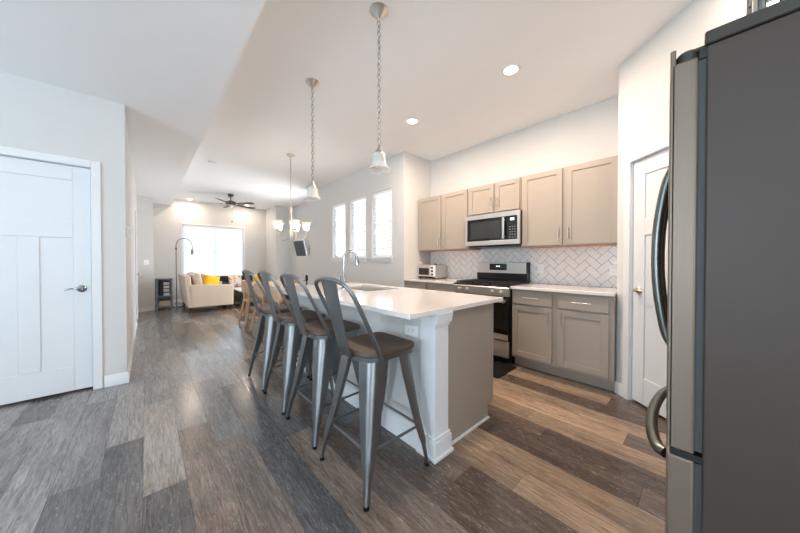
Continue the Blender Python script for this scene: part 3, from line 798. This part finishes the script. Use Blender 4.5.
SL = ['bar stool nearest the camera, at the island corner post', 'second bar stool from the corner post, dark wooden seat', 'third bar stool from the corner post, dark wooden seat', 'farthest bar stool, at the dining table end of the island']
s0 = make_stool(ST[0], SL[0])
for p_, l_ in zip(ST[1:], SL[1:]): dup(s0, p_, l_)

# ------------------------------------------------------------------ fridge
def make_fridge():
    x0, x1 = 1.05, 1.96; xm = (x0+x1)/2
    r = thing('refrigerator', 'large french door refrigerator with dark grey side beside the pantry door', 'refrigerator', (xm, -.38, 0))
    o = lambda n, mb, m, par=None, **k: obj(n, mb, m, par or r, world=True, **k)
    o('body', B(x0, x1, -.80, 0, .03, 1.745), 'fridge_side', bevel=.004)
    o('top_cap', B(x0-.004, x1+.004, -.80, .004, 1.746, 1.78), 'fridge_cap', bevel=.005)
    for a in (x0+.08, x1-.08):
        for b in (-.72, -.08): o('foot', MB().cyl((a, b, 0), (a, b, .03), .025, n=12), 'black_plastic')
    g = MB(); g.box(x0+.012, x1-.012, 0, .014, .07, .668); g.box(x0+.012, x1-.012, 0, .014, .70, 1.72)
    o('gasket', g, 'gasket')
    def curved(a, b, z0, z1):
        n = 8; top = []
        P = [(a, .014), (b, .014)]
        for k in range(n+1):
            x = b+(a-b)*k/n; u = (x-xm)/((x1-x0)/2); P.append((x, .066+.018*(1-u*u)))
        return MB().prism(P, 'z', z0, z1)
    for i, (a, b) in enumerate(((x0+.002, xm-.003), (xm+.003, x1-.002))):
        d = o('door', curved(a, b, .692, 1.728), 'fridge_door', bevel=.006, seg=3)
        P = []
        for k in range(9):
            x = a+(b-a)*k/8; u = (x-xm)/((x1-x0)/2); P.append((x, .0665+.018*(1-u*u)))
        o('front_skin', MB().prism([(q, y-.012) for q, y in P] + P[::-1], 'z', .6935, 1.766), 'fridge_door', d, bevel=.003)
        hx = xm-.06 if i == 0 else xm+.06
        pts = catmull([(hx, .076, .885), (hx, .098, .94), (hx, .118, 1.08), (hx, .124, 1.215), (hx, .118, 1.35), (hx, .098, 1.49), (hx, .076, 1.555)], 6)
        o('handle', MB().tube(pts, .0155, 14), 'handle_steel', d)
    d = o('freezer_drawer', curved(x0+.002, x1-.002, .06, .675), 'fridge_door', bevel=.006, seg=3)
    pts = catmull([(1.17, .074, .613), (1.2, .098, .613), (1.32, .122, .613), (1.5, .131, .613), (1.66, .122, .613), (1.78, .098, .613), (1.81, .074, .613)], 6)
    o('handle', MB().tube(pts, .017, 14), 'handle_steel', d)
    for a in (x0+.035, x1-.035):
        hb = MB().lathe([(.024, 1.728), (.024, 1.752), (.018, 1.76)], (a, .034, 0), 18); hb.box(a-.02, a+.02, -.05, .03, 1.728+.018, 1.757)
        o('hinge_cover', hb, 'fridge_cap', bevel=.003)
    hb = MB(); hb.box(x0+.004, x0+.06, .0, .06, .675, .692); o('lower_hinge', hb, 'black_plastic')
    o('gap_filler', B(x0+.006, x1-.006, 0, .013, 1.72, 1.746), 'black_plastic')  # black filler added to close the bright gap above the gasket
    o('base_grille', B(x0+.02, x1-.02, -.02, .02, .02, .055), 'black_plastic')
make_fridge()
def make_rack():
    r = thing('wire_rack', 'metal wire rack standing on top of the refrigerator', 'rack', (1.36, -.2, 1.78))
    X0_, X1_, Y0_, Y1_ = -.12, .2, -.22, .1
    for x in (X0_, X1_):
        for y in (Y0_, Y1_): obj('post', MB().cyl((x, y, 0), (x, y, .34), .008, n=10), 'chrome', r)
    sh = MB()
    for z in (.13, .17, .3):
        for x in (X0_, X1_): sh.cyl((x, Y0_, z), (x, Y1_, z), .004, n=8)
        for y in (Y0_, Y1_): sh.cyl((X0_, y, z), (X1_, y, z), .004, n=8)
    for k in range(1, 9):
        y = Y0_+(Y1_-Y0_)*k/9; sh.cyl((X0_, y, .13), (X1_, y, .13), .003, n=6); sh.cyl((X0_, y, .3), (X1_, y, .3), .003, n=6)
    obj('wire_shelf', sh, 'chrome', r)
    obj('side_strut', MB().loft([[(X0_-.05, Y1_+.012, 0), (X0_-.02, Y1_+.012, 0), (X0_-.02, Y1_+.018, 0), (X0_-.05, Y1_+.018, 0)], [(X0_, Y1_+.008, .34), (X0_+.03, Y1_+.008, .34), (X0_+.03, Y1_+.014, .34), (X0_, Y1_+.014, .34)]]), 'nickel', r)
make_rack()

# ------------------------------------------------------------------ ceiling fixtures
def downlight(x, y, label, z=ZH, power=6.5):
    r = thing('recessed_light', label, 'ceiling light', (x, y, z), 0, 'recessed ceiling lights')
    ring = MB(); n = 32
    prof = [(.058, -.001), (.062, -.007), (.082, -.006), (.086, -.0005)]
    rings = [[(a*math.cos(2*math.pi*k/n), a*math.sin(2*math.pi*k/n), h) for k in range(n)] for a, h in prof]
    ring.loft(rings, caps=False); obj('trim_ring', ring, 'plastic_white', r)
    obj('lens', MB().lathe([(.058, -.003), (.058, -.0005)], n=32), 'lens_lit', r)
    l = bpy.data.lights.new('downlight', 'AREA'); l.shape = 'DISK'; l.size = .11; l.energy = power; l.color = (1, .80, .63)
    lo = bpy.data.objects.new('downlight', l); C.objects.link(lo); lo.location = (x, y, z-.012)
downlight(2.49, 1.214, 'round recessed ceiling light above the kitchen floor nearest the pantry', power=24)
downlight(2.483, 2.49, 'round recessed ceiling light above the range side of the island', power=24)
downlight(.93, 9.85, 'round recessed ceiling light left of the ceiling fan', power=6.5)
downlight(2.36, 9.75, 'round recessed ceiling light right of the ceiling fan, beyond its blade', power=6.5)
downlight(2.3, -.25, 'added out-of-view recessed ceiling light above the gap beside the refrigerator', power=8)  # unseen downlight added for more warm light on the kitchen side
def pendant(x, y, label, dz=0):
    r = thing('pendant_light', label, 'pendant light', (x, y, ZH), 0, 'pendant lights over the island')
    obj('canopy', MB().lathe([(.066, 0), (.066, -.006), (.058, -.012), (.03, -.045), (.014, -.062), (.008, -.068), (.006, -.075)], n=32), 'nickel', r)
    z = -.07; k = 0; chain = MB(); L, wd, wr = .046, .0125, .0026
    zend = 2.015-ZH-dz
    while z > zend:
        pts = []
        for q in range(14):
            a = 2*math.pi*q/14; u = wd*math.cos(a); v = (L/2-.004)*math.sin(a)
            pts.append((u, 0, z-L/2+v) if k % 2 == 0 else (0, u, z-L/2+v))
        chain.tube(pts, wr, 6, loop=True); z -= L-.0085; k += 1
    obj('chain', chain, 'chrome', r)
    obj('cord', MB().tube([(.003*math.sin(i*1.3), .003*math.cos(i*1.3), -.07+(zend+.05)*i/30) for i in range(31)], .002, 6), 'nickel', r)
    b = 1.842-ZH-dz
    obj('socket_cap', MB().lathe([(.006, b+.178), (.009, b+.168), (.012, b+.15), (.026, b+.132), (.03, b+.118), (.03, b+.112)], n=24), 'nickel', r)
    outp = [(.031, .116), (.042, .108), (.046, .085), (.049, .055), (.054, .035), (.068, .014), (.078, .003), (.0785, 0)]
    n = 48; rings = [[(q*(1+.018*math.cos(16*a))*math.cos(a), q*(1+.018*math.cos(16*a))*math.sin(a), b+h) for a in [2*math.pi*k/n for k in range(n)]] for q, h in outp + [(q-.003, h+.001) for q, h in outp[::-1]]]
    sh = obj('glass_shade', MB().loft(rings, caps=False), 'ribbed_glass', r, smooth=60)
    obj('bulb', MB().lathe([(.012, b+.112), (.013, b+.085), (.024, b+.06), (.028, b+.042), (.022, b+.022), (.006, b+.014)], n=20), 'frosted_glass', r)
pendant(1.219, 1.553, 'glass pendant light hanging nearest the camera over the island')
pendant(1.219, 2.61, 'glass pendant light over the far end of the island', .03)
def chandelier():
    x, y = 1.78, 4.63
    r = thing('chandelier', 'five arm nickel chandelier with lit white glass bells over dining table', 'chandelier', (x, y, ZH))
    obj('canopy', MB().lathe([(.065, 0), (.065, -.01), (.05, -.022), (.012, -.035)], n=28), 'nickel', r)
    obj('stem', MB().cyl((0, 0, -.03), (0, 0, 2.03-ZH), .0075, n=12), 'nickel', r)
    z = 1.525-ZH
    obj('column', MB().lathe([(.008, z+.58), (.02, z+.565), (.022, z+.53), (.03, z+.52), (.03, z+.50), (.02, z+.49), (.022, z+.40), (.034, z+.37), (.03, z+.30), (.016, z+.24), (.026, z+.16), (.028, z+.10), (.014, z+.05), (.012, z+.02), (.004, z)], n=20), 'nickel', r)
    for k in range(5):
        a = R(-24.4+72*k); ca, sa = math.cos(a), math.sin(a)
        P = catmull([(.02, z+.12), (.08, z+.04), (.15, z+.02), (.215, z+.06), (.24, z+.14), (.24, z+.17)])
        pts = [(p[0]*ca, p[0]*sa, p[1]) for p in [(q.x, q.y) for q in [Vector((u[0], u[1], 0)) for u in P]]]
        am = obj('arm', MB().tube(pts, .007, 10), 'nickel', r)
        c = (.24*ca, .24*sa, 0)
        obj('cup', MB().lathe([(.012, z+.165), (.03, z+.175), (.034, z+.19)], c, 18), 'nickel', am)
        o_ = [(.03, .185), (.042, .2), (.05, .235), (.058, .275), (.074, .31), (.088, .325)]
        n = 28
        rings = [[(c[0]+q*math.cos(2*math.pi*j/n), c[1]+q*math.sin(2*math.pi*j/n), z+h) for j in range(n)] for q, h in o_ + [(q-.004, h) for q, h in o_[::-1]]]
        obj('glass_shade', MB().loft(rings, caps=False), 'frosted_glass', am, smooth=60)
        obj('bulb', MB().lathe([(.012, z+.19), (.026, z+.225), (.03, z+.25), (.022, z+.28), (.005, z+.29)], c, 16), 'bulb_lit', am)
chandelier()
def fan():
    x, y = 1.66, 8.43
    r = thing('ceiling_fan', 'five blade dark ceiling fan in the living room', 'fan', (x, y, ZH))
    obj('canopy', MB().lathe([(.07, 0), (.07, -.03), (.045, -.07), (.015, -.08)], n=24), 'fan_bronze', r)
    obj('downrod', MB().cyl((0, 0, -.07), (0, 0, -.18), .013, n=12), 'fan_bronze', r)
    obj('motor', MB().lathe([(.03, -.165), (.06, -.18), (.12, -.20), (.125, -.25), (.1, -.275), (.06, -.28)], n=28), 'fan_bronze', r)
    obj('switch_housing', MB().lathe([(.06, -.28), (.06, -.32), (.045, -.345), (.01, -.35)], n=24), 'nickel', r)
    yaw = math.atan2(254, 278)
    for k in range(5):
        al = R(61.5+72*k); a = al - yaw
        ca, sa = math.cos(a), math.sin(a); tl = R(-11)
        q = [(.17, -.045), (.3, -.06), (.62, -.068), (.67, -.055), (.68, 0), (.67, .055), (.62, .068), (.3, .06), (.17, .045)]
        def P(u, v, dz): zz = -.265+v*math.sin(tl)+dz; vv = v*math.cos(tl); return (u*ca-vv*sa, u*sa+vv*ca, zz)
        bl = obj('blade', MB().loft([[P(u, v, 0) for u, v in q], [P(u, v, .007) for u, v in q]]), 'fan_blade', r)
        obj('blade_iron', MB().loft([[P(u, v, -.004) for u, v in ((.08, -.02), (.24, -.03), (.24, .03), (.08, .02))], [P(u, v, .0) for u, v in ((.08, -.02), (.24, -.03), (.24, .03), (.08, .02))]]), 'fan_bronze', bl)
    pc = MB().cyl((.03, 0, -.34), (.03, 0, -.70), .0018, n=6); pc.sphere((.03, 0, -.72), .018); obj('pull_chain', pc, 'fan_bronze', r)
fan()
sd = thing('smoke_detector', 'small round white smoke detector on the ceiling before the fan', 'smoke detector', (.875, 5.865, ZH))
obj('housing', MB().lathe([(.065, 0), (.065, -.012), (.055, -.03), (.03, -.036), (.004, -.036)], n=28), 'plastic_white', sd)
obj('vent_ring', MB().lathe([(.0605, -.022), (.058, -.0255)], n=28), 'button_grey', sd)

# ------------------------------------------------------------------ wall fittings on the left
th_ = thing('thermostat', 'small white thermostat on the hall wall past the white door', 'thermostat', (-.145, 4.05, 1.5), R(90))
obj('housing', B(-.05, .05, -.022, 0, -.04, .04), 'plastic_white', th_, bevel=.005)
obj('display', B(-.025, .025, -.0235, -.022, -.012, .022), 'button_grey', th_)
ha = math.atan2(.20, .285)
plate('light_switch', 'white double switch plate on the angled wall at the hall end', 'light switch', (.005, 8.985, 1.17), ha, 2, w_=.118)

# ------------------------------------------------------------------ living room
def rbox(name, dims, m, parent, loc=(0, 0, 0), rot=None, bevel=.03, seg=3, puff=0):
    """soft box about its own centre, baked into the parent's frame"""
    mb = MB(); a, b, c = dims
    if puff:
        n = 8; V = []; F = []
        for s_ in (-1, 1):
            for j in range(n+1):
                for i in range(n+1):
                    u, v = i/n*2-1, j/n*2-1; k = max(0, (1-u**4)*(1-v**4))**.5
                    pin = 1-.06*(1-abs(u))*(abs(v) > .99)-.06*(1-abs(v))*(abs(u) > .99)
                    V.append((u*a/2*pin, s_*(.008+b/2*k), v*c/2*pin))
        m2 = (n+1)**2
        for s_ in (0, 1):
            for j in range(n):
                for i in range(n):
                    q = s_*m2+j*(n+1)+i; f = (q, q+1, q+n+2, q+n+1); F.append(f if s_ == 0 else f[::-1])
        ed = [i for i in range(n+1)] + [j*(n+1)+n for j in range(1, n+1)] + [n*(n+1)+i for i in range(n-1, -1, -1)] + [j*(n+1) for j in range(n-1, 0, -1)]
        for i in range(len(ed)): p, q = ed[i], ed[(i+1) % len(ed)]; F.append((p, q, q+m2, p+m2))
        mb.add(V, F); bevel = 0
    else: mb.box(-a/2, a/2, -b/2, b/2, -c/2, c/2)
    M = Matrix.Translation(Vector(loc)) @ (rot.to_4x4() if rot else Matrix())
    mb.v = [tuple(M @ Vector(v)) for v in mb.v]
    return obj(name, mb, m, parent, bevel=bevel, seg=seg, smooth=60)
def eul(x, y, z):
    from mathutils import Euler
    return Euler((R(x), R(y), R(z))).to_matrix()
def loveseat():
    r = thing('loveseat', 'beige loveseat with its back to the hall, facing the window side', 'sofa', (1.14, 8.62, 0))
    # local frame: x 0.. toward the seat front, y along the length
    X0_, X1_, Y0_, Y1_ = -.46, .45, -.78, .78
    for x in (X0_+.06, X1_-.06):
        for y in (Y0_+.06, Y1_-.06): obj('leg', MB().loft([[(x+sx*.018, y+sy*.018, 0) for sx, sy in ((-1,-1),(1,-1),(1,1),(-1,1))], [(x+sx*.03, y+sy*.03, .13) for sx, sy in ((-1,-1),(1,-1),(1,1),(-1,1))]]), 'dark_wood', r)
    rbox('base', (.86, 1.52, .2), 'beige_fabric', r, (0, 0, .23), bevel=.02)
    bk = MB().prism([(X0_+.02, .13), (X0_+.13, .13), (X0_+.06, .87), (X0_-.06, .87)], 'y', Y0_, Y1_); obj('backrest', bk, 'beige_fabric', r, bevel=.025, seg=3)
    for y in (Y0_, Y1_-.11):
        am = MB().prism([(X0_+.08, .13), (X1_, .13), (X1_+.01, .62), (X0_+.02, .66)], 'y', y, y+.11); obj('armrest', am, 'beige_fabric', r, bevel=.02, seg=3)
    for y in (-.335, .335):
        rbox('seat_cushion', (.62, .66, .16), 'beige_cushion', r, (.08, y, .41), bevel=.04, seg=4)
        rbox('back_cushion', (.17, .66, .46), 'beige_cushion', r, (-.235, y, .68), eul(0, -12, 0), bevel=.06, seg=4)
    return r
loveseat()
def pillow(name, label, m, loc, rot, s=.45, d=.16, group=None):
    r = rbox(name, (s, d, s), m, None, (0, 0, 0), rot, puff=1); r.location = loc
    return tag(r, label, 'pillow', group)
pillow('throw_pillow', 'yellow throw pillow leaning on the arm of the beige loveseat', 'yellow_fabric', (1.16, 8.06, .67), eul(-16, 14, 14), .36, .13)
pillow('throw_pillow', 'beige throw pillow against the back of the beige loveseat', 'beige_cushion', (1.09, 8.34, .68), eul(-6, 12, 60), .38, .13)
def dark_sofa():
    r = thing('sofa', 'dark brown sofa under the far window', 'sofa', (2.34, 9.68, 0))
    for x in (-.6, .6):
        for y in (-.3, .3): obj('leg', B(x-.025, x+.025, y-.025, y+.025, 0, .08), 'dark_wood', r)
    rbox('base', (1.36, .8, .24), 'dark_fabric', r, (0, 0, .19), bevel=.03)
    rbox('backrest', (1.36, .2, .46), 'dark_fabric', r, (0, .3, .51), eul(-6, 0, 0), bevel=.06, seg=4)
    for x in (-.59, .59): rbox('armrest', (.18, .82, .46), 'dark_fabric', r, (x, 0, .32), bevel=.06, seg=4)
    for x in (-.255, .255): rbox('seat_cushion', (.5, .6, .13), 'dark_fabric', r, (x, -.07, .355), bevel=.05, seg=4)
dark_sofa()
pillow('throw_pillow', 'pink and yellow patterned throw pillow on the dark sofa', 'patterned_fabric', (2.0, 9.60, .585), eul(-20, 0, 3), .36, .12)
pillow('throw_pillow', 'yellow throw pillow at the right end of the dark sofa', 'yellow_fabric', (2.66, 9.58, .6), eul(-20, 0, -6), .38, .12)
def coffee_table():
    r = thing('coffee_table', 'white topped coffee table with dark base beside the loveseat', 'table', (2.05, 8.45, 0))
    obj('tabletop', B(-.3, .3, -.5, .5, .42, .455), 'white_lacquer', r, bevel=.006)
    for x in (-.25, .25):
        for y in (-.44, .44): obj('leg', B(x-.025, x+.025, y-.025, y+.025, 0, .42), 'black_enamel', r)
    obj('lower_shelf', B(-.26, .26, -.46, .46, .12, .15), 'black_enamel', r)
    mb = MB(); mb.box(-.26, -.24, -.41, .41, .15, .40); obj('side_panel', mb, 'black_enamel', r)
coffee_table()
def arc_lamp():
    r = thing('arc_floor_lamp', 'thin chrome arc floor lamp behind the beige loveseat', 'lamp', (.585, 9.35, 0))
    obj('base', MB().lathe([(.14, 0), (.14, .018), (.12, .026), (.015, .03)], n=28), 'chrome', r)
    P = [(0, 0, .025), (0, 0, 1.6)]
    for k in range(1, 15):
        a = math.pi*k/14; P.append((.17-.17*math.cos(a), 0, 1.6+.2*math.sin(a)))
    P.append((.34, 0, 1.52)); obj('pole', MB().tube(P, .011, 10), 'chrome', r)
    obj('shade', MB().tube([(.34, 0, 1.53), (.34, 0, 1.49), (.34, 0, 1.37)], [.012, .026, .03], 16), 'chrome', r)
    obj('dimmer', MB().cyl((0, 0, 1.5), (0, 0, 1.55), .017, n=12), 'black_plastic', r)
arc_lamp()
def shelf_box():
    r = thing('storage_stand', 'small grey-blue open stand on the floor at the hall end', 'stand', (.335, 9.27, 0), R(0))
    a, b, h = .16, .16, .76
    for x in (-a, a-.035):
        for y in (-b, b-.035): obj('post', B(x, x+.035, y, y+.035, 0, h-.03), 'grey_blue_paint', r, bevel=.003)
    obj('top', B(-a-.01, a+.01, -b-.01, b+.01, h-.03, h), 'grey_blue_paint', r, bevel=.004)
    obj('shelf', B(-a+.002, a-.002, -b+.002, b-.002, .30, .325), 'grey_blue_paint', r)
    obj('bottom', B(-a+.002, a-.002, -b+.002, b-.002, .03, .05), 'grey_blue_paint', r)
    obj('side_panel', B(-a-.008, -a, -b, b, .05, h-.03), 'black_plastic', r)
    obj('back_panel', B(-a+.035, a-.035, b-.01, b, .05, h-.03), 'grey_blue_paint', r)
    q = thing('stacked_canister', 'white and black striped stack inside the grey-blue stand', 'container', (.35, 9.24, .325))
    for k in range(4):
        obj('body', B(-.03, .085, -.06, .06, k*.09, k*.09+.07), 'plastic_white', q, bevel=.01)
        obj('band', B(-.026, .081, -.056, .056, k*.09+.07, k*.09+.09), 'black_plastic', q)
    obj('side', B(-.11, -.04, -.07, .07, 0, .37), 'black_plastic', q, bevel=.005)
    s = rbox('folded_cloth', (.24, .2, .14), 'beige_fabric', None, (0, 0, .07), bevel=.03); s.location = (.335, 9.26, .05); tag(s, 'beige folded cloth in the bottom of the grey-blue stand', 'cloth')
shelf_box()
def tv():
    r = thing('television', 'small black television on a swivel bracket by the dining recess', 'television', (3.27, 7.82, 1.56))
    M = (Matrix.Rotation(R(-84), 4, 'Z') @ Matrix.Rotation(R(14), 4, 'X'))
    def T(mb): mb.v = [tuple(M @ Vector(v)) for v in mb.v]; return mb
    obj('cabinet', T(B(-.27, .27, -.02, .03, -.22, .22)), 'black_plastic', r, bevel=.005)
    obj('screen', T(B(-.255, .255, -.0225, -.02, -.205, .205)), 'screen_black', r)
    obj('bracket', MB().tube([(.03, 0, 0), (.12, -.1, -.02), (.268, -.1, -.03)], .018, 10).box(.268, .279, -.19, -.02, -.17, .12), 'black_plastic', r)
tv()

# ------------------------------------------------------------------ dining
def dining_table():
    r = thing('dining_table', 'light wood dining table beyond the far end of the island', 'table', (1.85, 5.2, 0))
    obj('tabletop', B(-.38, .38, -1.3, 1.3, .72, .75), 'table_wood', r, bevel=.005)
    mb = MB(); mb.box(-.34, .34, -1.26, -1.235, .645, .72); mb.box(-.34, .34, 1.235, 1.26, .645, .72); mb.box(-.34, -.315, -1.235, 1.235, .645, .72); mb.box(.315, .34, -1.235, 1.235, .645, .72)
    obj('apron', mb, 'black_enamel', r)
    for sx in (-1, 1):
        for sy in (-1, 1): obj('leg', MB().tube([(sx*.28, sy*1.2, .72), (sx*.31, sy*1.24, 0)], [.035, .022], 12), 'light_wood', r)
dining_table()
def dining_chair(loc, rz, label):
    """faces local +x; back at local -x"""
    r = thing('dining_chair', label, 'chair', loc, rz, 'wooden chairs around the dining table')
    out = [(-.2+.42*(.5-.5*math.cos(math.pi*k/8)) if False else 0, 0) for k in range(1)]
    pts = []
    for cx, cy, a0, rr in ((.16, .17, 0, .06), (-.13, .13, 90, .08), (-.13, -.13, 180, .08), (.16, -.17, 270, .06)):
        for k in range(6):
            a = R(a0+18*k); pts.append((cx+rr*math.cos(a), cy+rr*math.sin(a)))
    obj('seat', MB().prism(pts, 'z', .43, .462), 'light_wood', r, bevel=.006)
    for sx, sy in ((1, 1), (1, -1)): obj('leg', MB().tube([(sx*.15, sy*.16, .432), (sx*.2, sy*.21, 0)], [.022, .013], 12), 'light_wood', r)
    for sy in (1, -1):
        lg = MB().tube(catmull([(-.27, sy*.225, 0), (-.185, sy*.19, .44), (-.19, sy*.2, .62), (-.215, sy*.2, .8)], 5), [.013]+[.02]*14+[.014], 12); obj('leg', lg, 'light_wood', r)
    # curved back panel
    rings = []
    for z in (.60, .61, .80, .825):
        o_ = []; q = .85 if z in (.60,) else 1
        for k in range(11):
            y = -.235*q+.47*q*k/10; o_.append((-.262+.10*(y/.235)**2-.02*(z-.6), y, z))
        for k in range(10, -1, -1):
            y = -.235*q+.47*q*k/10; o_.append((-.244+.10*(y/.235)**2-.02*(z-.6), y, z))
        rings.append(o_)
    obj('back_panel', MB().loft(rings), 'light_wood', r, smooth=50)
    return r
ch = dining_chair((1.6, 5.9, 0), 0, 'light wood dining chair on the hall side of the table, farthest from the island')
dup(ch, (1.6, 5.08, 0), 'light wood dining chair in the middle of the hall side of the table')
dup(ch, (1.6, 4.33, 0), 'light wood dining chair on the hall side of the table, nearest the island')
dup(ch, (2.11, 5.6, 0), 'light wood dining chair at the far end of the table side by the windows', math.pi)
dup(ch, (2.11, 4.5, 0), 'light wood dining chair on the window side of the table, nearest the island', math.pi)
pm = thing('table_ornament', 'small black upright object standing on the dining table', 'ornament', (2.06, 4.66, .75))
obj('body', MB().lathe([(.035, 0), (.035, .02), (.012, .04), (.01, .09), (.024, .12), (.026, .16), (.018, .2), (.004, .215)], n=20), 'black_enamel', pm)
obj('arm', MB().cyl((-.0, 0, .105), (-.085, .04, .11), .006, n=10), 'black_enamel', pm)

# ------------------------------------------------------------------ outdoors seen through the side windows
go = struct('ground', B(-14, 22, -14, 26, -.6, -.5), 'ground')
nb = thing('neighbour_house', 'pale sided house wall outside the three narrow windows', 'house', (7.2, 5, -.5))
mb = MB()
for k in range(32):
    z = k*.16; mb.add([(-.02, -6, z), (-.02, 6, z), (0, 6, z+.16), (0, -6, z+.16), (.2, -6, z), (.2, 6, z), (.2, 6, z+.16), (.2, -6, z+.16)], [(0,1,2,3),(4,7,6,5),(0,3,7,4),(1,5,6,2),(0,4,5,1),(3,2,6,7)])
obj('siding', mb, 'siding', nb)
